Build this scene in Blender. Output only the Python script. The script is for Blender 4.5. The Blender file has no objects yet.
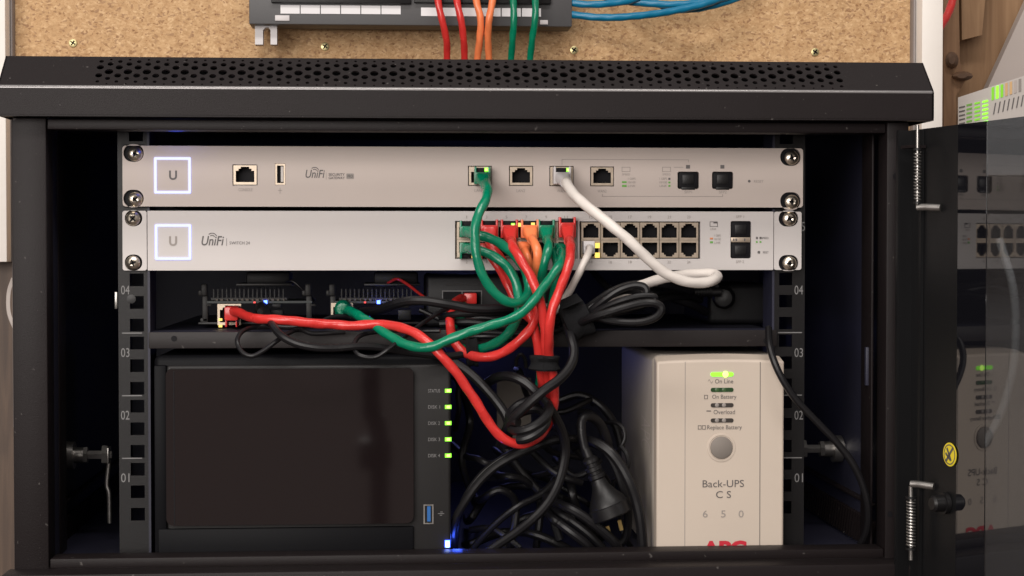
import bpy, bmesh, math, random
from mathutils import Vector, Matrix
random.seed(7)
SC = bpy.context.scene
# ---------------------------------------------------------------- camera, light, exposure
FPX = 1693.0                                     # focal length in pixels of a 1024 px wide frame
CAM = Vector((-0.0497, -1.2, 1.30))
YAW, PITCH, ROLL = math.radians(3.9), math.radians(1.35), math.radians(0.0)
cd = bpy.data.cameras.new('camera'); cam = bpy.data.objects.new('camera', cd); SC.collection.objects.link(cam)
cd.sensor_width = 36; cd.lens = FPX / 1024 * 36; cd.clip_start = 0.01; cd.clip_end = 60
cam.matrix_world = Matrix.Translation(CAM) @ Matrix.Rotation(-YAW, 4, 'Z') @ Matrix.Rotation(math.pi / 2 - PITCH, 4, 'X') @ Matrix.Rotation(ROLL, 4, 'Z')
SC.camera = cam
W = bpy.data.worlds.new('World'); SC.world = W; W.use_nodes = True
nt = W.node_tree; bgn = nt.nodes['Background']
tc = nt.nodes.new('ShaderNodeTexCoord'); sp = nt.nodes.new('ShaderNodeSeparateXYZ'); rp = nt.nodes.new('ShaderNodeValToRGB')
mr = nt.nodes.new('ShaderNodeMapRange'); mr.inputs[1].default_value = -1; mr.inputs[2].default_value = 1
nt.links.new(tc.outputs['Generated'], sp.inputs[0]); nt.links.new(sp.outputs[2], mr.inputs[0]); nt.links.new(mr.outputs[0], rp.inputs[0]); nt.links.new(rp.outputs[0], bgn.inputs[0])
rp.color_ramp.elements[0].position = 0.0; rp.color_ramp.elements[0].color = (0.16, 0.12, 0.10, 1)
rp.color_ramp.elements[1].position = 1.0; rp.color_ramp.elements[1].color = (0.95, 0.90, 0.86, 1)
e = rp.color_ramp.elements.new(0.5); e.color = (0.29, 0.235, 0.215, 1)
bgn.inputs[1].default_value = 0.62
def area(name, loc, target, sx, sy, power, col):
    l = bpy.data.lights.new(name, 'AREA'); l.shape = 'RECTANGLE'; l.size = sx; l.size_y = sy; l.energy = power; l.color = col
    o = bpy.data.objects.new(name, l); SC.collection.objects.link(o); o.location = loc
    o.rotation_euler = (Vector(target) - Vector(loc)).to_track_quat('-Z', 'Y').to_euler(); return o
area('room_light', (-0.95, -2.2, 1.82), (0, 0.0, 1.25), 1.8, 1.3, 62, (1, 0.945, 0.895))
area('ceiling_lamp', (0.0, -1.0, 2.85), (0, 0, 1.4), 1.3, 0.25, 20, (1, 0.95, 0.90))
leak = bpy.data.lights.new('status_glow', 'POINT'); leak.energy = 0.004; leak.color = (0.05, 0.10, 1.0); leak.shadow_soft_size = 0.006
leak_o = bpy.data.objects.new('status_glow', leak); SC.collection.objects.link(leak_o)
SC.view_settings.view_transform = 'Standard'; SC.view_settings.look = 'None'; SC.view_settings.exposure = 0.0; SC.view_settings.gamma = 1.0

# ---------------------------------------------------------------- measuring helpers
MR = cam.matrix_world.to_3x3()
def ray(px, py): return MR @ Vector(((px - 512) / FPX, -(py - 288) / FPX, -1.0))
def P(px, py, Y=0.0):
    d = ray(px, py); return CAM + d * ((Y - CAM.y) / d.y)
def PP(px, py, p0, n):
    d = ray(px, py); return CAM + d * ((p0 - CAM).dot(n) / d.dot(n))
def R(x0, y0, x1, y1, Y):
    ym, xm = (y0 + y1) / 2, (x0 + x1) / 2
    return P(x0, ym, Y).x, P(x1, ym, Y).x, P(xm, y1, Y).z, P(xm, y0, Y).z
PX = 0.00070

# ---------------------------------------------------------------- materials
def mat(name, col, rough=0.5, metal=0.0, emit=0.0, ecol=None, bump=0.0, bscale=900, var=0.0, vscale=30, ior=1.5, trans=0.0, coat=0.0, spec=0.5, dust=0.0):
    m = bpy.data.materials.new(name); m.use_nodes = True; n = m.node_tree.nodes; L = m.node_tree.links; b = n['Principled BSDF']
    b.inputs['Base Color'].default_value = (*col, 1); b.inputs['Roughness'].default_value = rough; b.inputs['Metallic'].default_value = metal
    b.inputs['IOR'].default_value = ior; b.inputs['Transmission Weight'].default_value = trans; b.inputs['Coat Weight'].default_value = coat
    b.inputs['Specular IOR Level'].default_value = spec
    if emit: b.inputs['Emission Color'].default_value = (*(ecol or col), 1); b.inputs['Emission Strength'].default_value = emit
    t = n.new('ShaderNodeTexCoord')
    if var:
        z = n.new('ShaderNodeTexNoise'); z.inputs['Scale'].default_value = vscale; z.inputs['Detail'].default_value = 6
        L.new(t.outputs['Object'], z.inputs['Vector'])
        r = n.new('ShaderNodeValToRGB'); r.color_ramp.elements[0].position = 0.3; r.color_ramp.elements[1].position = 0.7
        r.color_ramp.elements[0].color = (*[c * (1 - var) for c in col], 1); r.color_ramp.elements[1].color = (*[min(1, c * (1 + var)) for c in col], 1)
        L.new(z.outputs['Fac'], r.inputs['Fac']); L.new(r.outputs['Color'], b.inputs['Base Color'])
        q = n.new('ShaderNodeMapRange'); q.inputs[3].default_value = max(0.02, rough - 0.06); q.inputs[4].default_value = min(1, rough + 0.06)
        L.new(z.outputs['Fac'], q.inputs[0]); L.new(q.outputs[0], b.inputs['Roughness'])
    if dust:
        zd = n.new('ShaderNodeTexNoise'); zd.inputs['Scale'].default_value = 260; zd.inputs['Detail'].default_value = 2; L.new(t.outputs['Object'], zd.inputs['Vector'])
        zr_ = n.new('ShaderNodeMapRange'); zr_.inputs[1].default_value = 0.71; zr_.inputs[2].default_value = 0.76; zr_.inputs[4].default_value = dust; L.new(zd.outputs['Fac'], zr_.inputs[0])
        mxr = n.new('ShaderNodeMix'); mxr.data_type = 'RGBA'; mxr.inputs[7].default_value = (0.30, 0.28, 0.26, 1); L.new(zr_.outputs[0], mxr.inputs[0])
        if b.inputs['Base Color'].links: L.new(b.inputs['Base Color'].links[0].from_socket, mxr.inputs[6])
        else: mxr.inputs[6].default_value = (*col, 1)
        L.new(mxr.outputs[2], b.inputs['Base Color'])
    if bump:
        z2 = n.new('ShaderNodeTexNoise'); z2.inputs['Scale'].default_value = bscale; z2.inputs['Detail'].default_value = 3
        L.new(t.outputs['Object'], z2.inputs['Vector']); bp = n.new('ShaderNodeBump'); bp.inputs['Strength'].default_value = bump; bp.inputs['Distance'].default_value = 0.0006
        L.new(z2.outputs['Fac'], bp.inputs['Height']); L.new(bp.outputs['Normal'], b.inputs['Normal'])
    return m
M = {}
M['rack'] = mat('rack_paint', (0.0100, 0.0072, 0.0076), 0.50, spec=0.18, dust=0.2, bump=0.25, bscale=1600, var=0.10, vscale=8)
M['door'] = mat('door_paint', (0.0050, 0.0050, 0.0056), 0.42, bump=0.2, bscale=1600, spec=0.35)
M['lip'] = mat('shelf_paint', (0.0170, 0.0140, 0.0142), 0.5, bump=0.2, bscale=1600, spec=0.25, dust=0.2)
M['rackdark'] = mat('rack_inside_paint_bluelit', (0.020, 0.020, 0.036), 0.5, spec=0.4, bump=0.2, bscale=1200, var=0.15, vscale=10)  # blue LED glow mixed into the inside paint's colour
M['rail'] = mat('rail_paint', (0.0065, 0.0058, 0.0062), 0.45, spec=0.26, bump=0.2, bscale=1500, var=0.1)
M['silver'] = mat('blasted_aluminium_warm', (0.455, 0.388, 0.352), 0.5, metal=0.0, bump=0.18, bscale=2600, var=0.03, vscale=14)
M['silver2'] = mat('blasted_aluminium_pale', (0.50, 0.466, 0.452), 0.5, metal=0.0, bump=0.18, bscale=2600, var=0.03, vscale=14)
M['metal'] = mat('tinned_port_metal', (0.42, 0.345, 0.27), 0.4, metal=0.6, var=0.1, vscale=200)
M['chrome'] = mat('nickel_screw', (0.86, 0.77, 0.64), 0.28, metal=1.0, bump=0.3, bscale=900)
M['steel'] = mat('zinc_steel', (0.32, 0.305, 0.29), 0.32, metal=0.9, var=0.15, vscale=120)
M['brass'] = mat('yellow_zinc_screw', (0.50, 0.43, 0.22), 0.35, metal=0.7)
M['black'] = mat('black_plastic', (0.007, 0.0065, 0.007), 0.42, spec=0.35, bump=0.1, bscale=800)
M['hole'] = mat('port_cavity_plastic', (0.006, 0.0055, 0.007), 0.6, spec=0.15)
M['gloss'] = mat('gloss_black_plastic', (0.0085, 0.0055, 0.0058), 0.03, ior=1.75, var=0.05, vscale=3)
M['nas'] = mat('nas_grey_plastic', (0.0125, 0.0115, 0.0115), 0.5, spec=0.35, bump=0.15, bscale=1500)
M['rubber'] = mat('black_cable_rubber', (0.0065, 0.006, 0.007), 0.40, spec=0.32, dust=0.12, bump=0.15, bscale=300)
M['velcro'] = mat('black_hook_and_loop', (0.010, 0.010, 0.011), 0.95, bump=1.0, bscale=1500, spec=0.15)
M['red'] = mat('red_cable_jacket', (0.56, 0.030, 0.026), 0.27, bump=0.9, bscale=120, var=0.10, vscale=60)
M['green'] = mat('green_cable_jacket', (0.0, 0.165, 0.085), 0.26, bump=0.9, bscale=120, var=0.12, vscale=60)
M['orange'] = mat('orange_cable_jacket', (0.78, 0.20, 0.07), 0.36, bump=0.9, bscale=120, var=0.1, vscale=60)
M['white'] = mat('white_cable_jacket', (0.62, 0.57, 0.53), 0.42, bump=0.5, bscale=110, var=0.06, vscale=60)
M['blue'] = mat('blue_cable_jacket', (0.002, 0.145, 0.27), 0.34, bump=0.3, bscale=150, var=0.1, vscale=40)
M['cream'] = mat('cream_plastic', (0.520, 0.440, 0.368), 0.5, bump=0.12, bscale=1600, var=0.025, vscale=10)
M['creamside'] = mat('shaded_cream_plastic', (0.34, 0.30, 0.26), 0.5, bump=0.12, bscale=1400, var=0.04, vscale=8)  # cream body with its shade put into a darker base colour
M['nasblack'] = mat('nas_black_edge', (0.004, 0.004, 0.005), 0.5, spec=0.08)
M['greybtn'] = mat('grey_button_plastic', (0.20, 0.175, 0.155), 0.6, spec=0.25, bump=0.1)
M['ink'] = mat('dark_grey_print', (0.10, 0.09, 0.088), 0.6)
M['inksoft'] = mat('soft_grey_print', (0.27, 0.24, 0.22), 0.6)
M['inkwhite'] = mat('pale_grey_print', (0.17, 0.165, 0.165), 0.6)
M['inkred'] = mat('red_print', (0.50, 0.016, 0.035), 0.5)
M['inkgreen'] = mat('green_print', (0.12, 0.32, 0.06), 0.6)
M['inkorange'] = mat('orange_print', (0.55, 0.20, 0.08), 0.6)
M['label'] = mat('white_label_paper', (0.70, 0.68, 0.69), 0.6)
M['panelgrey'] = mat('patch_panel_paint', (0.060, 0.058, 0.060), 0.5, bump=0.1, var=0.06)
M['clip'] = mat('grey_nylon_clip', (0.56, 0.53, 0.53), 0.5)
M['board'] = None
M['whitepaint'] = mat('white_painted_wood', (0.76, 0.71, 0.66), 0.5, bump=0.3, bscale=120, var=0.04, vscale=12)
M['shadowgrey'] = mat('grey_edge_shadow', (0.24, 0.21, 0.20), 0.6, var=0.1)  # grey that stands for the shadow beside the white edge strips
M['wallgrey'] = mat('pale_grey_board', (0.44, 0.385, 0.355), 0.6, bump=0.2, bscale=60, var=0.05, vscale=6)
M['offwhite'] = mat('offwhite_device_shell', (0.50, 0.46, 0.43), 0.5)
M['yellow'] = mat('yellow_sticker', (0.75, 0.60, 0.03), 0.45)
M['pcb'] = mat('dark_circuit_board', (0.010, 0.016, 0.016), 0.5, var=0.4, vscale=300)
M['boxgrey'] = mat('matt_black_device_shell', (0.0065, 0.0062, 0.0075), 0.5, spec=0.3, bump=0.15, bscale=1000)
M['bluetongue'] = mat('blue_usb_tongue', (0.01, 0.10, 0.32), 0.4)
M['cardgrey'] = mat('brown_grey_card', (0.10, 0.085, 0.072), 0.8, bump=0.3, bscale=200)
M['gold'] = mat('brass_pins', (0.36, 0.26, 0.10), 0.35, metal=0.9)
M['smoke'] = mat('smoked_glass', (0.17, 0.19, 0.215), 0.015, ior=1.6, trans=1.0)
M['frit'] = mat('black_glass_border', (0.006, 0.006, 0.008), 0.03, ior=1.85)
def led(name, col, s): M[name] = mat(name, (0.02, 0.02, 0.02), 0.4, emit=s, ecol=col)
led('ledwhite', (0.42, 0.45, 1.0), 1.9); led('ledgreen', (0.28, 1.0, 0.03), 1.7); led('ledbright', (0.62, 1.0, 0.15), 3.0)
M['paletan'] = mat('pale_tan_bar', (0.62, 0.40, 0.20), 0.5); led('leddim1', (0.3, 0.85, 0.03), 0.8); led('leddim2', (0.28, 0.62, 0.08), 0.45); led('ledyellow', (1.0, 0.66, 0.12), 1.5); led('ledblue', (0.06, 0.13, 1.0), 9.0); led('ledbluecore', (0.45, 0.6, 1.0), 8.0); led('ledred', (1.0, 0.05, 0.04), 1.6); led('leddim', (0.06, 0.16, 0.03), 0.5)
def chipboard():
    m = bpy.data.materials.new('chipboard'); m.use_nodes = True; n = m.node_tree.nodes; L = m.node_tree.links; b = n['Principled BSDF']; b.inputs['Roughness'].default_value = 0.75
    t = n.new('ShaderNodeTexCoord'); mp = n.new('ShaderNodeMapping'); mp.inputs['Scale'].default_value = (1.0, 1.0, 1.35); L.new(t.outputs['Object'], mp.inputs[0])
    nz = n.new('ShaderNodeTexNoise'); nz.inputs['Scale'].default_value = 60; nz.inputs['Detail'].default_value = 3; L.new(mp.outputs[0], nz.inputs['Vector'])
    mx = n.new('ShaderNodeMix'); mx.data_type = 'VECTOR'; mx.inputs[0].default_value = 0.012; L.new(mp.outputs[0], mx.inputs[4]); L.new(nz.outputs['Color'], mx.inputs[5])
    v = n.new('ShaderNodeTexVoronoi'); v.inputs['Scale'].default_value = 400; L.new(mx.outputs[1], v.inputs['Vector'])
    s = n.new('ShaderNodeSeparateColor'); L.new(v.outputs['Color'], s.inputs[0])
    r = n.new('ShaderNodeValToRGB'); L.new(s.outputs[0], r.inputs[0]); cr = r.color_ramp
    cr.elements[0].position = 0; cr.elements[0].color = (0.34, 0.19, 0.085, 1); cr.elements[1].position = 1; cr.elements[1].color = (0.64, 0.43, 0.235, 1)
    for p, c in ((0.06, (0.36, 0.21, 0.11, 1)), (0.18, (0.49, 0.305, 0.15, 1)), (0.75, (0.56, 0.355, 0.18, 1))): q = cr.elements.new(p); q.color = c
    n2 = n.new('ShaderNodeTexNoise'); n2.inputs['Scale'].default_value = 170; n2.inputs['Detail'].default_value = 7; n2.inputs['Roughness'].default_value = 0.7; L.new(mp.outputs[0], n2.inputs['Vector'])
    r2 = n.new('ShaderNodeValToRGB'); L.new(n2.outputs['Fac'], r2.inputs[0]); r2.color_ramp.elements[0].position = 0.33; r2.color_ramp.elements[0].color = (0.74, 0.66, 0.58, 1); r2.color_ramp.elements[1].position = 0.6; r2.color_ramp.elements[1].color = (1, 1, 1, 1)
    n3 = n.new('ShaderNodeTexNoise'); n3.inputs['Scale'].default_value = 420; n3.inputs['Detail'].default_value = 2; L.new(mp.outputs[0], n3.inputs['Vector'])
    r3 = n.new('ShaderNodeValToRGB'); L.new(n3.outputs['Fac'], r3.inputs[0]); r3.color_ramp.elements[0].position = 0.28; r3.color_ramp.elements[0].color = (0.62, 0.5, 0.4, 1); r3.color_ramp.elements[1].position = 0.36; r3.color_ramp.elements[1].color = (1, 1, 1, 1)
    a = n.new('ShaderNodeMix'); a.data_type = 'RGBA'; a.blend_type = 'MULTIPLY'; a.inputs[0].default_value = 1; L.new(r.outputs[0], a.inputs[6]); L.new(r2.outputs[0], a.inputs[7])
    a2 = n.new('ShaderNodeMix'); a2.data_type = 'RGBA'; a2.blend_type = 'MULTIPLY'; a2.inputs[0].default_value = 1; L.new(a.outputs[2], a2.inputs[6]); L.new(r3.outputs[0], a2.inputs[7])
    L.new(a2.outputs[2], b.inputs['Base Color'])
    bp = n.new('ShaderNodeBump'); bp.inputs['Strength'].default_value = 0.4; bp.inputs['Distance'].default_value = 0.001; L.new(n2.outputs['Fac'], bp.inputs['Height']); L.new(bp.outputs[0], b.inputs['Normal'])
    return m
M['board'] = chipboard()
def wood(name, c0, c1, rot):
    m = bpy.data.materials.new(name); m.use_nodes = True; n = m.node_tree.nodes; L = m.node_tree.links; b = n['Principled BSDF']; b.inputs['Roughness'].default_value = 0.6
    t = n.new('ShaderNodeTexCoord'); mp = n.new('ShaderNodeMapping'); mp.inputs['Rotation'].default_value = (0, rot, 0); mp.inputs['Scale'].default_value = (40, 6, 3.5); L.new(t.outputs['Object'], mp.inputs[0])
    nz = n.new('ShaderNodeTexNoise'); nz.inputs['Scale'].default_value = 1.6; nz.inputs['Detail'].default_value = 8; nz.inputs['Distortion'].default_value = 1.6; L.new(mp.outputs[0], nz.inputs['Vector'])
    r = n.new('ShaderNodeValToRGB'); L.new(nz.outputs['Fac'], r.inputs[0]); r.color_ramp.elements[0].position = 0.33; r.color_ramp.elements[0].color = (*c0, 1); r.color_ramp.elements[1].position = 0.68; r.color_ramp.elements[1].color = (*c1, 1)
    L.new(r.outputs[0], b.inputs['Base Color'])
    bp = n.new('ShaderNodeBump'); bp.inputs['Strength'].default_value = 0.3; bp.inputs['Distance'].default_value = 0.001; L.new(nz.outputs['Fac'], bp.inputs['Height']); L.new(bp.outputs[0], b.inputs['Normal'])
    return m
M['wood'] = wood('old_pine', (0.17, 0.088, 0.042), (0.28, 0.160, 0.082), 0.1)
M['wood2'] = wood('old_pine_plank', (0.20, 0.108, 0.050), (0.30, 0.178, 0.092), 0.5)
M['ridgeglint'] = mat('ridge_highlight_paint', (0.16, 0.15, 0.15), 0.3, metal=0.5, spec=1.0)  # cover ridge's highlight put into a lighter, shinier material
M['studwood'] = wood('dark_stud_wood', (0.055, 0.034, 0.024), (0.105, 0.066, 0.044), 0.1)
M['knot'] = mat('pine_knot', (0.115, 0.062, 0.034), 0.6, var=0.4, vscale=60)

# ---------------------------------------------------------------- mesh builder
class MB:
    def __init__(s): s.bm = bmesh.new()
    def box(s, x0, x1, y0, y1, z0, z1, bev=0.0, seg=2):
        t = bmesh.new(); bmesh.ops.create_cube(t, size=1)
        for v in t.verts: v.co = Vector((x0 + (v.co.x + .5) * (x1 - x0), y0 + (v.co.y + .5) * (y1 - y0), z0 + (v.co.z + .5) * (z1 - z0)))
        if bev: bmesh.ops.bevel(t, geom=list(t.edges), offset=min(bev, .45 * min(abs(x1 - x0), abs(y1 - y0), abs(z1 - z0))), segments=seg, affect='EDGES', profile=.5)
        s.join(t); return s
    def pbox(s, a, b, c, d, Y0, Y1, bev=0.0):                  # pixel rectangle of its front face, front depth, back depth
        x0, x1, z0, z1 = R(a, b, c, d, Y0); return s.box(x0, x1, Y0, Y1, z0, z1, bev)
    def join(s, t, mx=None):
        me = bpy.data.meshes.new('tmp'); t.to_mesh(me); t.free()
        if mx: me.transform(mx)
        s.bm.from_mesh(me); bpy.data.meshes.remove(me); return s
    def poly(s, pts): s.bm.faces.new([s.bm.verts.new(p) for p in pts]); return s
    def rings(s, rs, cap=True):
        rv = [[s.bm.verts.new(p) for p in r] for r in rs]
        for a, b in zip(rv[:-1], rv[1:]):
            k = len(a)
            for i in range(k): s.bm.faces.new((a[i], a[(i + 1) % k], b[(i + 1) % k], b[i]))
        if cap: s.bm.faces.new(rv[0][::-1]); s.bm.faces.new(rv[-1])
        return s
    def lathe(s, base, axis, prof, n=20):                      # prof: (distance along axis, radius)
        ax = Vector(axis).normalized(); u = ax.orthogonal().normalized(); w = ax.cross(u)
        return s.rings([[Vector(base) + ax * d + (u * math.cos(2 * math.pi * i / n) + w * math.sin(2 * math.pi * i / n)) * max(r, 1e-5) for i in range(n)] for d, r in prof])
    def tube(s, pts, r, n=10, smooth=6, taper=None, twist=0.0):
        pts = [Vector(p) for p in pts]
        if smooth and len(pts) > 2: pts = spline(pts, smooth)
        rs = []; up = None; run = 0.0
        for i, p in enumerate(pts):
            t = (pts[min(i + 1, len(pts) - 1)] - pts[max(i - 1, 0)]).normalized()
            up = t.orthogonal().normalized() if up is None else (up - t * up.dot(t)).normalized()
            w = t.cross(up); rr = r if taper is None else r * taper(i / (len(pts) - 1))
            if i: run += (p - pts[i - 1]).length
            rs.append([p + (up * math.cos(2 * math.pi * k / n) + w * math.sin(2 * math.pi * k / n)) * rr * (1 + twist * math.sin(4 * math.pi * k / n + run * 420) + twist * .6 * math.sin(6 * math.pi * k / n - run * 290)) for k in range(n)])
        return s.rings(rs)
    def mesh(s, me, mx=None):
        me2 = me.copy()
        if mx: me2.transform(mx)
        s.bm.from_mesh(me2); bpy.data.meshes.remove(me2); return s
def spline(p, k):
    q = [p[0] * 2 - p[1]] + p + [p[-1] * 2 - p[-2]]; out = []
    for i in range(1, len(q) - 2):
        a, b, c, d = q[i - 1:i + 3]
        for j in range(k):
            t = j / k; out.append(0.5 * (2 * b + (c - a) * t + (2 * a - 5 * b + 4 * c - d) * t * t + (3 * b - a - 3 * c + d) * t ** 3))
    return out + [p[-1]]
WO = {}
def link(name, me_or_none, origin, parent=None):
    o = bpy.data.objects.new(name, me_or_none); SC.collection.objects.link(o); WO[o.name] = Vector(origin)
    if parent: o.parent = parent; o.location = Vector(origin) - WO[parent.name]
    else: o.location = origin
    return o
def obj(name, mb, m, parent=None, smooth=True, label=None):
    bm = mb.bm; bmesh.ops.recalc_face_normals(bm, faces=bm.faces)
    xs = [v.co for v in bm.verts]; c = Vector([(min(v[i] for v in xs) + max(v[i] for v in xs)) / 2 for i in range(3)])
    for v in bm.verts: v.co -= c
    me = bpy.data.meshes.new(name); bm.to_mesh(me); bm.free()
    if smooth:
        me.polygons.foreach_set('use_smooth', [True] * len(me.polygons)); me.set_sharp_from_angle(angle=math.radians(35))
    me.materials.append(M[m] if isinstance(m, str) else m)
    o = link(name, me, c, parent)
    if label: o['label'] = label
    return o
def tag(o, label, cat=None, group=None, kind=None):
    o['label'] = label
    if cat: o['category'] = cat
    if group: o['group'] = group
    if kind: o['kind'] = kind
    return o
def thing(name, loc, label, cat, group=None): return tag(link(name, None, loc), label, cat, group)
FRONT = Matrix(((1, 0, 0, 0), (0, 0, -1, 0), (0, 1, 0, 0), (0, 0, 0, 1)))      # curve plane xy -> world xz, its +z faces the camera
def curve_mesh(cu):
    o = bpy.data.objects.new('tmp', cu); SC.collection.objects.link(o); dg = bpy.context.evaluated_depsgraph_get(); dg.update()
    me = bpy.data.meshes.new_from_object(o.evaluated_get(dg)); bpy.data.objects.remove(o); bpy.data.curves.remove(cu)
    return me
def plate(mb, outer, holes, y_front, thick, mx=None):           # outlines in world x,z; real holes
    cu = bpy.data.curves.new('tmp', 'CURVE'); cu.dimensions = '2D'; cu.fill_mode = 'BOTH'; cu.extrude = thick / 2
    for ol in [outer] + holes:
        s = cu.splines.new('POLY'); s.points.add(len(ol) - 1); s.use_cyclic_u = True
        for i, p in enumerate(ol): s.points[i].co = (p[0], p[1], 0, 1)
    me = curve_mesh(cu); me.transform(Matrix.Translation((0, y_front + thick / 2, 0)) @ FRONT if mx is None else mx)
    mb.mesh(me); bpy.data.meshes.remove(me); return mb
def rect(x0, x1, z0, z1, r=0.0, n=4):
    if not r: return [(x0, z0), (x1, z0), (x1, z1), (x0, z1)]
    out = []
    for cx, cz, a in ((x1 - r, z1 - r, 0), (x0 + r, z1 - r, 90), (x0 + r, z0 + r, 180), (x1 - r, z0 + r, 270)):
        for i in range(n + 1): t = math.radians(a + 90 * i / n); out.append((cx + r * math.cos(t), cz + r * math.sin(t)))
    return out
def prect(a, b, c, d, Y, r=0.0): x0, x1, z0, z1 = R(a, b, c, d, Y); return rect(x0, x1, z0, z1, r * PX)
def circ(cx, cz, r, n=16): return [(cx + r * math.cos(2 * math.pi * i / n), cz + r * math.sin(2 * math.pi * i / n)) for i in range(n)]
def text(mb, s, a, b, c, d, Y, shear=0.0, mx=None, bold=0.0, spacing=1.0):   # lettering fitted to a pixel box on the plane Y
    cu = bpy.data.curves.new('tmp', 'FONT'); cu.body = s; cu.shear = shear; cu.resolution_u = 3; cu.offset = bold; cu.space_character = spacing
    me = curve_mesh(cu); v = [p.co for p in me.vertices]
    ax0, ax1, ay0, ay1 = min(p.x for p in v), max(p.x for p in v), min(p.y for p in v), max(p.y for p in v)
    if mx is None:
        x0, x1, z0, z1 = R(a, b, c, d, Y); mx = Matrix.Translation((x0, Y, z0)) @ FRONT
        me.transform(mx @ Matrix.Diagonal(((x1 - x0) / (ax1 - ax0), (z1 - z0) / (ay1 - ay0), 1, 1)) @ Matrix.Translation((-ax0, -ay0, 0)))
    else: me.transform(mx @ Matrix.Diagonal((1 / (ax1 - ax0), 1 / (ay1 - ay0), 1, 1)) @ Matrix.Translation((-ax0, -ay0, 0)))
    mb.mesh(me); bpy.data.meshes.remove(me); return mb
def pline(mb, pts, Y, w=0.6):                                   # thin printed line through pixel points
    for (a, b), (c, d) in zip(pts[:-1], pts[1:]):
        mb.pbox(min(a, c) - w / 2, min(b, d) - w / 2, max(a, c) + w / 2, max(b, d) + w / 2, Y, Y + 0.00008)
    return mb

leak_o.location = P(176, 134, -0.016)
gl = bpy.data.lights.new('cabinet_blue_fill', 'POINT'); gl.energy = 0.055; gl.color = (0.30, 0.32, 1.0); gl.shadow_soft_size = 0.03  # added blue fill lamp, out of sight, tints the cabinet interior
glo = bpy.data.objects.new('cabinet_blue_fill', gl); SC.collection.objects.link(glo); glo.location = P(470, 330, 0.335)
# ================================================================ background
YB = 0.42
bb = thing('backing_board', P(470, 60, YB), 'tan chipboard backing board with white edge frame behind the black cabinet', 'board')
x0, x1, z0, z1 = R(8, -60, 918, 300, YB)
obj('board_panel', MB().box(x0, x1, YB, YB + .018, P(500, 500, YB).z, z1), 'board', bb)
m = MB(); a, b, _, _ = R(922, 0, 943, 100, YB - .03); zt, zb = P(930, -60, YB).z, P(930, 420, YB).z
m.box(a, b, YB - .03, YB + .02, zb, zt, .001); obj('edge_strip', m, 'whitepaint', bb)
a2 = P(913.5, 60, YB - .012).x; obj('shadow_strip', MB().box(a2, a - .0005, YB - .012, YB + .001, zb, zt, .001), 'shadowgrey', bb)  # shadow inside the white edge, built as a grey strip
c = P(5.5, 60, YB - .03).x; c2 = P(12.5, 60, YB - .012).x
m = MB().box(c - .05, c, YB - .03, YB + .02, P(3, 262, YB - .03).z, zt, .001); obj('edge_strip', m, 'whitepaint', bb)
obj('shadow_strip', MB().box(c + .0005, c2, YB - .012, YB + .001, zb, zt, .001), 'shadowgrey', bb)
for i, (px, py) in enumerate(((73, 43), (325, 46.5), (574, 50), (815, 52))):
    p = P(px, py, YB - .0005); r = 4.3 * PX * 1.33; m = MB().lathe(p, (0, -1, 0), [(0, r), (.0006, r * .95), (.001, r * .6)], 16)
    s = obj('board_screw', m, 'brass', bb)
    cr = MB(); 
    for ang in (35, 125):
        t = bmesh.new(); bmesh.ops.create_cube(t, size=1)
        cr.join(t, Matrix.Translation(p + Vector((0, -.0012, 0))) @ Matrix.Rotation(math.radians(ang), 4, 'Y') @ Matrix.Diagonal((r * 1.3, .0005, r * .32, 1)))
    obj('cross_slot', cr, 'hole', s)
YW = 0.62
obj_w = obj('wall', MB().box(-1.6, 1.8, YW + .05, YW + .08, 0.2, 2.4), 'wallgrey'); tag(obj_w, 'pale grey board wall seen far right through the glass door', kind='structure')
# timber behind, right of the board
def px_poly(mb, pts, Y, thick):
    f = [P(a, b, Y) for a, b in pts]; k = [Vector((v.x, v.y + thick, v.z)) for v in f]
    return mb.rings([f, k])
o = obj('timber_beam', px_poly(MB(), [(944, -40), (1052, -40), (1052, 420), (944, 420)], YW, .04), 'wood2')
g = obj('grey_board', px_poly(MB(), [(1042, -30), (1240, -30), (1240, 620), (986, 620), (986, 92)], YW - .02, .015), 'wallgrey'); tag(g, 'pale grey panel with a slanting left edge overlapping the wide timber beam', 'board')
tag(o, 'wide brown timber beam behind the knotty post, right of the chipboard', 'beam')
o = thing('knotty_post', P(955, 100, YW - .05), 'narrow knotty pine post beside the white board edge, right', 'post')
obj('post', px_poly(MB(), [(944, -40), (958, -40), (960, 62), (966, 80), (956, 96), (957, 420), (944, 420)], YW - .05, .05), 'wood', o)
m = MB()
for px, py, w, h in ((962, 76, 11, 5), (952, 60, 7, 9)):
    m.rings([[P(px + math.cos(t * .524) * w * k, py + math.sin(t * .524) * h * k, YW - .05 - z) for t in range(12)] for k, z in ((1, -.004), (.85, .008), (.45, .012))])
obj('knot', m, 'knot', o)
o = obj('timber_stub', px_poly(MB(), [(961, -30), (988, -30), (982, 35), (962, 40)], YW - .03, .03), 'wood2')
tag(o, 'short sawn timber end above the knotty post, upper right', 'timber')
o = obj('timber_stud', px_poly(MB(), [(-40, 262), (36, 262), (36, 620), (-40, 620)], YB - .004, .04), 'studwood'); tag(o, 'brown wooden stud below the white edge strip at the far left', 'stud')
o = obj('pale_pipe', MB().tube([P(14, 278, YB), P(9.5, 292, YB), P(9.5, 312, YB), P(16, 330, YB)], .0045), 'wallgrey'); tag(o, 'pale curved plastic pipe in front of the brown stud, left edge', 'pipe')
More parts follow.
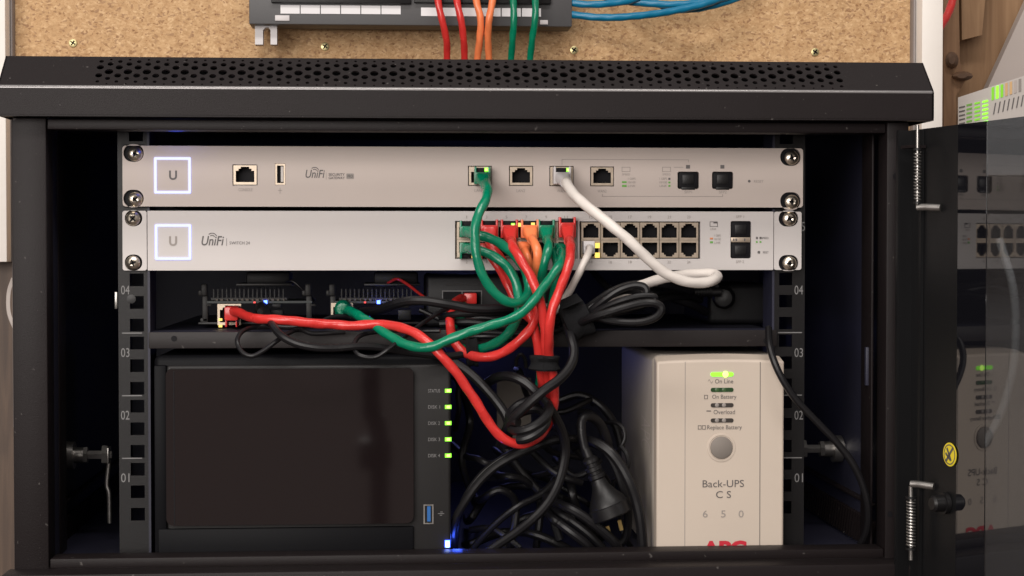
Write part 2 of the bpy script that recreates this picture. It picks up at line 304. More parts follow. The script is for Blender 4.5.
# ---- patch panel
YP = 0.365
pp = thing('patch_panel', P(410, 10, YP), 'dark grey patch panel with white label strips above the cabinet', 'patch panel')
XR = (249, 572)
x0, x1, z0, z1 = R(249, -40, 572, 26.5, YP); 
pts = [P(249, 23, YP), P(572, 28, YP)]
m = MB().box(x0, x1, YP, YP + .035, P(410, 25.3, YP).z, z1, .0008); obj('housing', m, 'panelgrey', pp)
for a, b in ((271, 411), (414, 551)):
    m = MB().pbox(a, -30, b, 3.2, YP - .005, YP + .001, .0008); blk = obj('jack_block', m, 'black', pp)
for i in range(6):
    obj('label_strip', MB().pbox(280.5 + i * 20.2, 5.2 + i * .12, 299.7 + i * 20.2, 13.6 + i * .12, YP - .0007, YP + .001), 'label', pp)
for i in range(6):
    obj('label_strip', MB().pbox(421 + i * 20.2, 7.6 + i * .12, 440 + i * 20.2, 16 + i * .12, YP - .0007, YP + .001), 'label', pp)
obj('latch', MB().pbox(275, 15.2, 289.5, 20.8, YP - .0014, YP + .001, .0004), 'clip', pp); obj('latch', MB().pbox(540, 20, 548, 24.5, YP - .0014, YP + .001, .0004), 'clip', pp)
ol = [P(a, b, YP + .012) for a, b in ((255, 20), (277, 20), (277, 44.5), (270.5, 44.5), (270.5, 30), (268.5, 27.5), (265.5, 27.5), (263, 30), (263, 44.5), (255, 44.5))]
obj('bracket', plate(MB(), [(v.x, v.z) for v in ol], [], YP + .012, .012), 'clip', pp)

# ================================================================ cabinet
YF = -0.045                                                      # front plane of the frame
cab = thing('rack_cabinet', P(460, 552, YF), 'open black wall-mounted rack cabinet with perforated top cover and glass door', 'cabinet')
YC, YC2 = -0.054, -0.029
xl, xr = P(-2.5, 100, YC).x, P(934, 100, YC).x
zr, zb = P(466, 88.0, YC).z, P(466, 118.2, YC).z                 # ridge, bottom of the cover's front
zt = P(466, 59.4, YC2).z
# cover: closed profile swept along x, with the sloping face perforated
m = MB()
rr = .0017; prof = [(YC, zb + .0012), (YC, zr - rr)]
n1 = Vector((-1, 0)); sl = Vector((YC2 - YC, zt - zr)).normalized()
for i in range(1, 9):
    t = math.radians(51 * i / 8); prof.append((YC + rr * 1.5 * (1 - math.cos(t)), zr - rr + rr * 1.5 * math.sin(t)))
body = [(YC, zb + .0012), *prof[1:]]
ring = lambda x: [Vector((x, y, z)) for y, z in body]
A, B = ring(xl), ring(xr)
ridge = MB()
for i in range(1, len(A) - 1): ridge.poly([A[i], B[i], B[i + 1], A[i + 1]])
for i in range(1): m.poly([A[i], B[i], B[i + 1], A[i + 1]])
s0 = A[-1]; s1 = Vector((xl, YC2, zt)); slen = (s1 - s0).length; up = (s1 - s0).normalized(); L_ = xr - xl
mxs = Matrix.Translation(s0) @ Matrix((( 1, 0, 0, 0), (0, up.y, -up.z, 0), (0, up.z, up.y, 0), (0, 0, 0, 1)))
holes = []; pe = 18.95
pxx = lambda px: P(px, 75, (YC + YC2) / 2).x - xl
k = 0
while 99.5 + k * pe < 842:
    for f, r in ((.136, 1.9), (.346, 3.5), (.627, 3.6), (.834, 2.3)): holes.append(circ(pxx(99.5 + k * pe), f * slen, r * PX * .97, 12))
    if 109 + k * pe < 838:
        for f, r in ((.06, 1.0), (.244, 2.6), (.475, 4.3), (.746, 3.0), (.90, 1.4)): holes.append(circ(pxx(109 + k * pe), f * slen, r * PX * .97, 12))
    k += 1
plate(m, rect(0, L_, 0, slen), holes, 0, .0012, mx=mxs @ Matrix.Translation((0, 0, -.0006)))
top = zt
# back of the ridge, flat roof, ends, underside return
m.box(xl, xr, YC2, YB - .005, zt - .0012, zt, 0)
for x in (xl, xr):
    e = .0012 if x == xl else -.0012
    a = [Vector((x, y, z)) for y, z in body] + [Vector((x, YC2, zt)), Vector((x, YB - .005, zt)), Vector((x, YB - .005, zb)), Vector((x, YC + .0012, zb))]
    m.rings([a, [v + Vector((e, 0, 0)) for v in a]])
m.box(xl, xr, YC + .0003, YF + .002, zb, zb + .0012)
cov = obj('top_cover', m, 'rack', cab); bmesh.ops.remove_doubles(ridge.bm, verts=ridge.bm.verts, dist=1e-6); obj('folded_edge', ridge, 'ridgeglint', cov)
m = MB().box(xl + .002, xr - .002, YC2 + .03, YC2 + .031, zb, zt - .002); obj('cover_shade_sheet', m, 'hole', cov)  # dark sheet standing in for the shade behind the vent holes
# frame: posts, header, sill (each its own child)
XL0, XL1 = P(12.5, 340, YF).x, P(47.5, 340, YF).x
XR0, XR1 = P(886, 340, YF).x, P(908, 340, YF).x
zsill = P(460, 548.6, YF + .022).z; zlow = P(460, 564, YF).z; zhead = P(466, 131.2, YF).z
DB = YB - .012
obj('frame_post', MB().box(XL0, XL1, YF, YF + .022, zlow - .04, zb - .0005, .0012), 'rack', cab)
obj('frame_post', MB().box(XR0, XR1, YF, YF + .022, zlow - .04, zb - .0005, .0012), 'rack', cab)
fp = MB().lathe(P(896, 176, YF - .0003), (0, -1, 0), [(0, 3.3 * PX), (.0002, 3.3 * PX)], 14); obj('hole_plug', fp, 'hole', cab)
fp = MB().lathe(P(890, 514, YF - .0003), (0, -1, 0), [(0, 2.8 * PX), (.0002, 2.8 * PX)], 14); obj('hole_plug', fp, 'hole', cab)
obj('header', MB().box(XL1 + .0004, XR0 - .0004, YF + .0015, YF + .020, zhead, zb - .0012, .001), 'rack', cab)
m = MB().box(XL1 + .0004, XR0 - .0004, YF + .0015, YF + .022, zlow, zsill, .0009)
m.box(XL0 - .004, XR1 + .006, YF - .022, YF + .0012, zlow - .03, zlow + .0005, .0018); obj('sill', m, 'rack', cab)
for px, py in ((50, 570), (120, 569.5), (786, 551), (829, 560)): 
    pass
# inner flanges behind the posts
a = XL1 - .004; obj('inner_flange', MB().box(a, P(58.5, 340, YF + .05).x, YF + .0225, YF + .05, zlow, zhead + .01, .001), 'rackdark', cab)
a = P(861, 340, YF + .05).x; obj('inner_flange', MB().box(a, a + .0016, YF + .0235, YF + .05, zlow, zhead + .01, .0005), 'rack', cab)
a4 = P(880.5, 340, YF + .024).x; obj('inner_flange', MB().box(a4, a4 + .0014, YF + .0226, YF + .034, zlow, zhead + .01, .0005), 'rack', cab)
a3 = P(66, 340, YF + .075).x; obj('inner_flange', MB().box(a3 - .0012, a3, YF + .0505, YF + .075, zlow, zhead + .01, .0005), 'rack', cab)
m = MB()
for i, (ya, yb) in enumerate(((P(862, 346, 0).z, P(862, 384, 0).z),)): m.box(a - .002, a + .0035, YF + .030, YF + .034, yb, ya, .0005)
obj('hinge_slot_clip', m, 'rackdark', cab)
# side walls with a pressed ledge and slanted vents, back, floor, ceiling
def side(xo, sgn, pa_, pb_, top_):
    m = MB().box(xo - .0012, xo + .0012, YF + .05, DB, zlow - .02, zb + .01); sp_ = obj('side_panel', m, 'rackdark', cab)
    X1 = Vector((1, 0, 0)); w = Vector((xo + sgn * .003, 0, 0))
    A_, B_ = PP(*pa_, w, X1), PP(*pb_, w, X1); zc = (A_.z + B_.z) / 2; h = abs(PP(pa_[0], pa_[1] - 15, w, X1).z - PP(pa_[0], pa_[1] + 15, w, X1).z)
    y0_, y1_ = YF + .055, max(A_.y, B_.y) + .06
    v = MB(); k = int((y1_ - y0_) / .0072)
    for i in range(k):
        t = bmesh.new(); bmesh.ops.create_cube(t, size=1)
        v.join(t, Matrix.Translation((xo + sgn * .0028, y0_ + i * .0072, zc)) @ Matrix.Rotation(math.radians(24), 4, 'X') @ Matrix.Diagonal((.0034, .0026, h, 1)))
    obj('vent_slats', v, 'rack', sp_)
    zt2 = zc + h * .5 + .010
    obj('pressed_ledge', MB().box(min(xo, xo + sgn * .006), max(xo, xo + sgn * .006), YF + .052, DB - .03, zt2, zt2 + .0025, .001), 'rack', sp_)
    obj('pressed_ledge', MB().box(min(xo, xo + sgn * .006), max(xo, xo + sgn * .006), YF + .052, DB - .03, zc - h * .5 - .008, zc - h * .5 - .0055, .001), 'rack', sp_)
    return sp_
sL = side(XL0 + .002, 1, (68, 528), (116, 488), 0); sR = side(XR1 - .006, -1, (858, 534), (812, 492), 0)
obj('back_panel', MB().box(XL0, XR1, DB, DB + .002, zlow - .02, zb + .01), 'rackdark', cab)
ZFLOOR = zlow - .006
obj('floor_panel', MB().box(XL0, XR1, YF + .022, DB, ZFLOOR - .002, ZFLOOR), 'rackdark', cab)
obj('ceiling_panel', MB().box(XL0, XR1, YF + .022, DB, zhead + .012, zhead + .014), 'rackdark', cab)
# cam locks on the side walls
for (px, py, sgn, pr) in ((96, 455, 1, sL), (812, 449, -1, sR)):
    c = P(px, py, .10); xw = (XL0 + .003) if sgn > 0 else (XR1 - .007)
    base = Vector((c.x - sgn * .045, c.y, c.z))
    lk = obj('cam_lock', MB().lathe(base, (sgn, 0, 0), [(0, .010), (.016, .010), (.017, .0085), (.022, .0085), (.022, .0105), (.029, .0105), (.029, .006), (.036, .006)], 18), 'steel' , pr)
    m = MB().lathe(base + Vector((sgn * .036, 0, 0)), (sgn, 0, 0), [(0, .0065), (.003, .0065), (.003, .0035), (.014, .0035), (.014, .0075), (.018, .0075), (.018, .003), (.021, .003)], 6)
    if sgn > 0:
        m.box(base.x + .054, base.x + .0555, c.y - .006, c.y + .006, c.z - .006, c.z + .006, .0004)
        m.tube([base + Vector((.0548, 0, -.004)), base + Vector((.053, 0, -.022)), base + Vector((.0545, 0, -.030)), base + Vector((.0548, 0, -.052))], .0017)
    obj('lock_cam', m, 'steel', pr)
# mounting rails with square holes and unit marks
def rail(a, b, hx0, hx1, tx, tick):
    Y = .0035; xa, xb = P(a, 340, Y).x, P(b, 340, Y).x; h0, h1 = P(hx0, 340, Y).x, P(hx1, 340, Y).x
    zc0 = P(460, 279, Y).z; U = .04445; hs = []
    z1r, z0r = zhead + .012, ZFLOOR
    lay = []
    for u in range(-4, 6):
        # unit top marks at zc0 + U*u
        for off in (-.0063, -.0222, -.0381): lay.append(P(460, 333, Y).z + u * U + off + .0)
    for zc in lay:
        if z0r + .034 < zc < z1r - .006: hs.append(rect(h0, h1, zc - .0045, zc + .0045))
    m = plate(MB(), rect(xa, xb, z0r, z1r), hs, Y, .0018)
    r = obj('mounting_rail', m, 'rail', cab)
    sgn = 1 if a < 400 else -1; xi = xb if sgn > 0 else xa
    obj('rail_return', MB().box(min(xi, xi + sgn * .0016), max(xi, xi + sgn * .0016), Y - .0005, Y + .03, z0r, z1r), 'rackdark', r)
    xo = xa if sgn > 0 else xb
    obj('rail_web', MB().box(min(xo, xo + sgn * .0016), max(xo, xo + sgn * .0016), Y + .002, Y + .05, z0r, z1r), 'rackdark', r)
    t = MB()
    for k, s in ((0, '04'), (1, '03'), (2, '02'), (3, '01')):
        cy = 290 + k * 62.6; text(t, s, tx, cy - 4.5, tx + 8.5, cy + 4.5, Y - .0002)
    if sgn < 0: text(t, '5', 801.5, 222, 805, 231, Y - .0002)
    obj('unit_numbers', t, 'inkwhite', r)
    t = MB()
    for k in range(3): t.pbox(tick[0], 332.6 + k * 62.6 - .5 * (sgn < 0), tick[1], 333.6 + k * 62.6 - .5 * (sgn < 0), Y - .0003, Y)
    obj('unit_marks', t, 'inkwhite', r); return r
rl = rail(118.5, 148, 130, 144, 121, (122, 142)); rr_ = rail(774, 804.5, 779, 792, 794.5, (778, 802))
obj('cage_nut', MB().lathe(P(131.5, 299, .004), (0, -1, 0), [(0, .0032), (.001, .0032), (.0012, .0015)], 12), 'black', rl)
obj('rail_clip', MB().pbox(114.6, 292, 117.4, 309, .02, .021, .0003), 'steel', rl)

# ---- the glass door, swung open past a right angle
ALPHA = math.radians(76)
DU = Vector((math.cos(ALPHA), -math.sin(ALPHA), 0)); DN = Vector((-math.sin(ALPHA), -math.cos(ALPHA), 0))   # along the door, and its inner face's normal
H0 = P(907.5, 340, -.063)
def D(px, py, off=0.0): return PP(px, py, H0 + DN * off, DN)
def du(px, off=0.0): return (D(px, 340, off) - H0).dot(DU)
DZ = Vector((0, 0, 1))
zdt = D(915, 129.5).z; zdb = zlow - .05
def dbox(mb, u0, u1, n0, n1, z0_, z1_, bev=0.0):
    t = bmesh.new(); bmesh.ops.create_cube(t, size=1)
    if True:
        for v in t.verts:
            v.co = Vector((u0 + (v.co.x + .5) * (u1 - u0), n0 + (v.co.y + .5) * (n1 - n0), z0_ + (v.co.z + .5) * (z1_ - z0_)))
    if bev: bmesh.ops.bevel(t, geom=list(t.edges), offset=bev, segments=2, affect='EDGES')
    mx = Matrix(((DU.x, DN.x, 0, H0.x), (DU.y, DN.y, 0, H0.y), (0, 0, 1, 0), (0, 0, 0, 1)))
    return mb.join(t, mx)
uf, ug, ue = du(956), du(984.5), .46
door = obj('glass_door', dbox(dbox(MB(), 0, uf, -.0065, -.0005, zdb, zdt - .0002), 0, .004, -.0065, .010, zdb, zdt - .0004, .0006), 'door', cab)
m = MB(); dbox(m, .016, .0195, -.0005, .0018, zdb, zdt - .001, .0004); obj('edge_fold', m, 'door', door)
obj('glass_border', dbox(MB(), uf + .0001, ug, -.0009, -.0006, zdb, zdt - .0002), 'frit', door)
obj('glass_pane', dbox(MB(), uf + .0001, ue, -.0022, -.00092, zdb, zdt - .0002), 'smoke', door)
# hinge pins with springs
def pin(px, ytop, s0_, s1_, ybot, hy, sr):
    off = .010; p = lambda y: D(px, y, off)
    m = MB().tube([p(ytop), p(ybot)], sr * .55, 12, 0); pn = obj('hinge_pin', m, 'steel', door)
    hx = P(px, hy, p(hy).y); e = hx + Vector((.0125, -.010, -.0005))
    obj('pin_handle', MB().tube([p(hy), p(hy) + Vector((.004, -.003, .0002)), e], .0025, 12, 3), 'steel', pn)
    n = 15; a_, b_ = p(s0_), p(s1_); pts = []
    for i in range(n * 10 + 1):
        t = i / (n * 10); q = a_.lerp(b_, t); an = t * n * 2 * math.pi; pts.append(q + Vector((math.cos(an), math.sin(an), 0)) * sr)
    obj('spring', MB().tube(pts, sr * .27, 6, 0), 'steel', pn)
    obj('washer', MB().lathe(p(s0_) + Vector((0, 0, .001)), (0, 0, 1), [(0, sr * 1.4), (.0015, sr * 1.4)], 14), 'black', pn)
    m = MB().lathe(p(s1_) - Vector((0, 0, .0025)), (0, 0, 1), [(0, sr * 1.4), (.0015, sr * 1.4)], 14)
    obj('washer', m, 'black', pn)
pin(917.5, 125, 152, 200, 209, 207.5, .0021); pin(911, 486, 500, 546, 560, 484, .0027)
obj('pin_bracket', dbox(MB(), .010, .022, 0, .012, P(912, 150, YF).z - .001, P(912, 150, YF).z + .001), 'rack', door)
kp = D(946, 503, .0); m = MB().lathe(kp, DN, [(0, .0072), (.003, .0072), (.003, .0056), (.0095, .0054), (.011, .0040)], 18); obj('door_knob', m, 'black', door)
# yellow round sticker with a crossed-out mark
sc_ = D(950, 454.5, .0002); rs = .0078
def dring(c, pts, n0, n1):
    return [[c + DU * u + DZ * z + DN * n0 for u, z in pts], [c + DU * u + DZ * z + DN * n1 for u, z in pts]]
m = MB(); m.rings(dring(sc_, circ(0, 0, rs, 28), 0, .0003)); st = obj('sticker', m, 'yellow', door)
m = MB()
for ra, rb in ((rs * .86, rs * .76),):
    o_, i_ = circ(0, 0, ra, 28), circ(0, 0, rb, 28)
    for q in range(28):
        w = (q + 1) % 28; m.poly([sc_ + DU * u + DZ * z + DN * .0005 for u, z in (o_[q], o_[w], i_[w], i_[q])])
def bar(mb, u0, z0_, u1, z1_, w):
    d = Vector((u1 - u0, z1_ - z0_)).normalized(); nx, nz_ = -d.y * w, d.x * w
    mb.poly([sc_ + DU * u + DZ * z + DN * .0005 for u, z in ((u0 + nx, z0_ + nz_), (u0 - nx, z0_ - nz_), (u1 - nx, z1_ - nz_), (u1 + nx, z1_ + nz_))])
bar(m, -.0045, -.0052, .0045, .0052, .0009); bar(m, -.003, .004, .002, -.004, .0009); bar(m, -.0046, .0006, .001, -.0035, .0008)
obj('sticker_mark', m, 'ink', st)

# ================================================================ shelf
YS = -.006
sh = thing('rack_shelf', P(460, 340, YS), 'black steel rack shelf with folded front lip carrying the small boards', 'shelf')
x0, x1, z0, z1 = R(148.5, 331, 777, 347.5, YS); ZS = z1
obj('front_lip', MB().box(x0, x1, YS, YS + .0015, z0, z1, .0007), 'lip', sh)
obj('tray', MB().box(x0, x1, YS + .0016, .30, ZS - .0016, ZS - .0003), 'rackdark', sh)
for px in (174, 766): obj('lip_hole', MB().lathe(P(px, 338.5 if px < 400 else 340.5, YS - .0002), (0, -1, 0), [(0, 2.9 * PX), (.0002, 2.9 * PX)], 16), 'hole', sh)
# ================================================================ parts shared by the devices
LEDK = {'g': 'ledbright', 'y': 'ledyellow', 'G': 'ledgreen', None: None}
def port(parent, a, b, c, d, Y, flip=False, led_=None, led_side=1, name='ethernet_port'):
    """a socket: metal shroud with a keyed opening, a dark cavity with contacts behind it"""
    x0, x1, z0, z1 = R(a, b, c, d, Y); w, h = x1 - x0, z1 - z0; s = -1 if flip else 1; cx = (x0 + x1) / 2; cz = (z0 + z1) / 2
    k = lambda u, v: (cx + u * w / 2, cz + s * v * h / 2)
    hole = [k(-.80, -.74), k(.80, -.74), k(.80, .44), k(.56, .44), k(.56, .66), k(.36, .66), k(.36, .86), k(-.36, .86), k(-.36, .66), k(-.56, .66), k(-.56, .44), k(-.80, .44)]
    m = plate(MB(), rect(x0, x1, z0, z1), [hole], Y, .0008)
    o = obj(name, m, 'metal', parent)
    m = MB().box(x0 + .0004, x1 - .0004, Y + .009, Y + .0095, z0 + .0003, z1 - .0003)
    for q in ((x0 + .0002, x0 + .0006, z0 + .0002, z1 - .0002), (x1 - .0006, x1 - .0002, z0 + .0002, z1 - .0002)): m.box(q[0], q[1], Y + .0009, Y + .009, q[2], q[3])
    m.box(x0 + .0006, x1 - .0006, Y + .0009, Y + .009, z1 - .0006, z1 - .0002); m.box(x0 + .0006, x1 - .0006, Y + .0009, Y + .009, z0 + .0002, z0 + .0006)
    for i in range(4): m.box(cx - w * .5 + w * (.28 + .13 * i), cx - w * .5 + w * (.31 + .13 * i), Y + .002, Y + .006, cz - s * h * .30 - .0002, cz - s * h * .30 + .0002)
    obj('cavity', m, 'hole', o)
    return o
def lamp(parent, a, b, c, d, Y, k, th=.0006, name='status_light'): return obj(name, MB().pbox(a, b, c, d, Y, Y + th), k, parent)
def screw(parent, px, py, Y, r, ang, tilt=0):
    p = P(px, py, Y); m = MB().lathe(p, (tilt, -1, 0), [(0, r), (.0012, r), (.0026, r * .78), (.0032, r * .42), (.0026, r * .2), (.0024, .00001)], 22)
    s = obj('mounting_screw', m, 'chrome', parent)
    c = MB()
    for a in (ang, ang + 90):
        t = bmesh.new(); bmesh.ops.create_cube(t, size=1)
        c.join(t, Matrix.Translation(p + Vector((0, -.0029, 0))) @ Matrix.Rotation(math.radians(a), 4, 'Y') @ Matrix.Diagonal((r * 1.05, .0008, r * .20, 1)))
    obj('cross_slot', c, 'hole', s); return s
def frame_light(parent, a, b, c, d, Y, w):
    x0, x1, z0, z1 = R(a, b, c, d, Y); k = w * PX
    return obj('light_frame', plate(MB(), rect(x0, x1, z0, z1, .0009), [rect(x0 + k, x1 - k, z0 + k, z1 - k, .0004)], Y - .0006, .0010), 'ledwhite', parent)
def uni_logo(mb, x, y, s, Y):                                    # the wordmark with its little radio waves
    text(mb, 'UniFi', x, y, x + 22.5 * s, y + 9.5 * s, Y, shear=.22, bold=.012)
    for r in (2.6, 4.9):
        pts = [P(x + 10.6 * s + r * s * math.cos(t), y + 1.8 * s - r * s * math.sin(t) * .95, Y) for t in [math.radians(22 + 14 * i) for i in range(9)]]
        for u, v in zip(pts[:-1], pts[1:]):
            d = (v - u).normalized().cross(Vector((0, 1, 0))) * .00030
            mb.poly([u + d, v + d, v - d, u - d])
    return mb

# ================================================================ security gateway (upper silver unit)
GY = 0.0
gw = thing('security_gateway', P(462, 206, GY), 'upper silver rack unit, warm grey front with a white-lit square and six round-cornered sockets', 'network device')
x0, x1, z0, z1 = R(122.5, 147.0, 803, 207.0, GY)
gwp = [('console', 232.5, 164.5, 257.5, 185.5), ('a', 468, 165.8, 492, 186), ('b', 509, 165.9, 533.2, 186), ('c', 549.4, 166, 573.6, 186.2), ('d', 590.2, 166.5, 614, 186.4)]
holes = [prect(a, b, c, d, GY) for _, a, b, c, d in gwp]
sfp = [(677.5, 171.6, 699, 189), (712, 171.6, 733.2, 189)]
holes += [prect(*q, GY, 2.2) for q in sfp]
usb = (275, 163.5, 285.5, 185); holes.append(prect(*usb, GY))
sl = []
for px, py in ((133.5, 153), (133.5, 198.5), (790.5, 157), (790.5, 201)):
    a, b, c, d = R(px - 10.2, py - 8.8, px + 10.2, py + 8.8, GY); holes.append(rect(a, b, c, d, .0060, 6)); sl.append((px, py))
m = plate(MB(), rect(x0, x1, z0, z1, .0022, 5), holes, GY, .0025); fp = obj('faceplate', m, 'silver', gw)
obj('body', MB().box(P(155, 176, .003).x, P(768, 176, .003).x, .0115, .26, z0 + .001, z1 - .002), 'steel', gw)
for i, (px, py) in enumerate(sl):
    screw(gw, px + (1.8 if px < 400 else .9), py + .9, GY + .0006, .0051, 20 + 25 * i, .16 if px < 400 else .05)
    obj('screw_recess', MB().pbox(px - 10, py - 8.6, px + 10, py + 8.6, .00255, .0032), 'hole', gw)
for n_, a, b, c, d in gwp:
    po = port(gw, a + .9, b + .9, c - .9, d - .9, GY + .0010)
pl = [(486.2, 169.8), (568.3, 170.2)]
m = plate(MB(), prect(275.3, 163.8, 285.2, 184.7, GY + .0004), [prect(277, 165.6, 283.6, 183, GY + .0004)], GY + .0004, .0008); uo = obj('usb_port', m, 'metal', gw)
obj('cavity', MB().pbox(276, 164.5, 284.6, 184, .0045, .0055), 'hole', uo); obj('usb_tongue', MB().pbox(280.8, 166.5, 283.2, 182, .0006, .0044), 'offwhite', uo)
for a, b, c, d in sfp:
    m = MB().pbox(a + .8, b + .8, c - .8, d - .8, .0014, .010, .0006); so = obj('sfp_port', m, 'hole', gw)
    m = MB().pbox(a + 5, b + 3, c - 5, d - 5, .0006, .0013, .0003); m.pbox(a + 4, d - 2.0, c - 4, d + .8, -.0006, .0013, .0003); obj('dust_cover', m, 'black', so)
frame_light(gw, 154.2, 157.2, 191, 193.6, GY, 2.6)
t = MB(); text(t, 'U', 169, 170.5, 177, 180, GY - .0002, bold=.03); uni_logo(t, 305.5, 169.8, .86, GY - .0002)
text(t, 'SECURITY', 328.6, 173.2, 344.8, 175.8, GY - .0002, bold=.02); text(t, 'GATEWAY', 328.6, 176.6, 344.8, 179.2, GY - .0002, bold=.02); text(t, 'PRO', 347.5, 174.6, 352.7, 177.8, GY - .0006); obj('logo', t, 'ink', gw)
obj('badge', plate(MB(), prect(346.2, 173.4, 354, 179, GY - .0002, 1.0), [], GY - .0002, .0002), 'inksoft', gw)
t = MB(); Yt = GY - .0002
pline(t, [(326.2, 172.6), (326.2, 179.4)], Yt, .4)
text(t, 'CONSOLE', 238.5, 188.2, 252.5, 191.2, Yt); text(t, 'LAN1', 474.5, 189, 483, 192, Yt); text(t, 'LAN2', 516.5, 189.2, 525, 192.2, Yt); text(t, 'WAN1', 557, 189.4, 566, 192.4, Yt); text(t, 'WAN2', 597.5, 189.6, 606.5, 192.6, Yt)
pline(t, [(280, 188), (280, 193.5)], Yt, .5); pline(t, [(278.2, 190.5), (281.8, 190.5)], Yt, .5)
pline(t, [(562, 166), (562, 159.6), (688.5, 160.4), (688.5, 162.5)], Yt, .45) if False else None
for seg in ([(562, 165.2), (562, 159.4)], [(562, 159.6), (688.4, 159.6)], [(688.4, 159.8), (688.4, 162)], [(602.3, 194), (602.3, 196.4)], [(602.3, 196.4), (722.6, 196.4)], [(722.6, 194.4), (722.6, 196.4)], [(674, 167.3), (683, 167.3)]): pline(t, seg, Yt, .5)
text(t, 'SFP1', 684.4, 190.6, 692, 193.4, Yt); text(t, 'SFP2', 719, 190.6, 726.6, 193.4, Yt); text(t, 'RESET', 754, 180.2, 763.5, 182.6, Yt)
for a in (622, 662.5):
    for seg in ([(a, 167.2), (a + 8, 167.2)], [(a, 171.6), (a + 8, 171.6)], [(a, 167.2), (a, 171.6)], [(a + 8, 167.2), (a + 8, 171.6)]): pline(t, seg, Yt, .5)
    text(t, 'SPEED', a, 173.4, a + 8, 175.4, Yt)
for k, s in enumerate(('1 GBPS', '10/100', 'LINK')):
    y = 177.6 + k * 3.6; text(t, s, 628, y, 635.5, y + 2.2, Yt); text(t, s, 659.5, y, 667, y + 2.2, Yt)
obj('printed_marks', t, 'inksoft', gw)
t = MB(); t.pbox(686, 165, 690, 168.6, Yt, GY); t.pbox(720.4, 165, 724.4, 168.6, Yt, GY); t.lathe(P(749.2, 181.2, GY), (0, -1, 0), [(0, .0010), (.0002, .0010)], 12); t.pbox(668.4, 177.8, 670.4, 179.8, Yt, GY); obj('indicator_windows', t, 'ink', gw)
t = MB(); t.pbox(622, 181.2, 626.6, 183, Yt, GY); t.pbox(622, 184.8, 626.6, 187, Yt, GY); t.pbox(668.4, 181.6, 670.4, 183.4, Yt, GY); t.pbox(668.4, 185, 670.4, 186.8, Yt, GY); obj('colour_key', t, 'inkgreen', gw)

# ================================================================ switch (lower silver unit)
sw = thing('network_switch', P(462, 270, GY), 'lower silver rack unit with two rows of twenty-four sockets crowded with coloured plugs', 'network switch')
x0, x1, z0, z1 = R(122.5, 211.2, 801.5, 270.2, GY)
xa, xb = P(147.6, 240, GY).x, P(773.2, 240, GY).x
bk = [(455.0, 221.0, 577.6, 258.8), (579.4, 221.4, 700.2, 258.8)]
holes = [prect(*q, GY) for q in bk] + [prect(730.4, 221.0, 751, 258.4, GY, 2.0)]
fp = obj('faceplate', plate(MB(), rect(xa, xb, z0, z1, .0006), holes, GY - .0005, .003), 'silver2', sw)
obj('body', MB().box(xa + .004, xb - .004, .0130, .25, z0 + .002, z1 - .001), 'steel', sw)
for side_, q0, q1, cx in ((0, x0, xa - .0006, 133.5), (1, xb + .0006, x1, 789.5)):
    hs = []
    for py in ((218.2, 262.5) if side_ == 0 else (218.5, 263)):
        a, b, c, d = R(cx - 8.8 - (2 if side_ else 0), py - 8, cx + 8.8, py + 8, GY); hs.append(rect(a, b, c, d, .0054, 6))
    ear = obj('mounting_ear', plate(MB(), rect(q0, q1, z0, z1, .0016), hs, GY, .002), 'silver2', sw)
    for j, py in enumerate((218.2, 262.5) if side_ == 0 else (218.5, 263)): obj('screw_recess', MB().pbox(cx - 9.5, py - 8, cx + 8.4, py + 8, .0022, .0030), 'hole', ear); screw(ear, cx - .3, py + .4, GY + .0004, .0050, 40 + 30 * j + 20 * side_)
ports = {}
for k, (a, b, c, d) in enumerate(bk):
    x0b, x1b, z0b, z1b = R(a + .6, b + .6, c - .6, d - .6, GY)
    bl = obj('socket_block', MB().box(x0b, x1b, .0108, .0125, z0b, z1b), 'metal', sw)
    pw = (c - a - 3.4) / 6
    for i in range(6):
        for row in (0, 1):
            u = a + 1.7 + i * pw; v = b + 1.2 + row * 17.7
            po = port(bl, u + .3, v, u + pw - .3, v + 17.4, GY + .0012, flip=bool(row), name='socket')
            ports[(k * 6 + i) * 2 + row + 1] = (u + pw / 2, v + 8.7)
frame_light(sw, 155.0, 224.2, 191.4, 260, GY - .0005, 2.6)
Yt = GY - .0008
t = MB(); uni_logo(t, 201.5, 236, 1.0, Yt); obj('logo', t, 'ink', sw)
t = MB(); text(t, 'SWITCH 24', 229.5, 241.4, 249.8, 244.4, Yt); pline(t, [(226.6, 238.5), (226.6, 245.6)], Yt, .4); text(t, 'RESET', 763, 251.2, 768.5, 253.4, Yt); text(t, 'SPEED', 761.5, 237, 768.5, 239, Yt)
t.lathe(P(758.8, 252.2, GY - .0005), (0, -1, 0), [(0, .0010), (.0003, .0010)], 12)
for a in (756, 759.6): t.pbox(a, 236.8, a + 1.8, 239, Yt, GY)
for seg in ([(710, 221.8), (717, 221.8)], [(710, 226.4), (717.6, 226.4)], [(710, 221.8), (710, 226.4)], [(717.4, 222), (717.4, 226.4)]): pline(t, seg, Yt, .5)
t.pbox(713.5, 221.6, 717, 223.4, Yt, GY); obj('printed_marks', t, 'ink', sw)
t = MB(); text(t, 'U', 169, 236.2, 177, 246, Yt, bold=.03); text(t, 'SFP 1', 736, 215.4, 744, 218, Yt); text(t, 'SFP 2', 736, 260.4, 744, 263, Yt); text(t, 'LINK', 710.4, 228, 716.4, 230, Yt)
for k, s in enumerate(('1 GBPS', '10/100', 'LINK')): text(t, s, 714.4, 234.4 + k * 3.6, 720.6, 236.6 + k * 3.6, Yt)
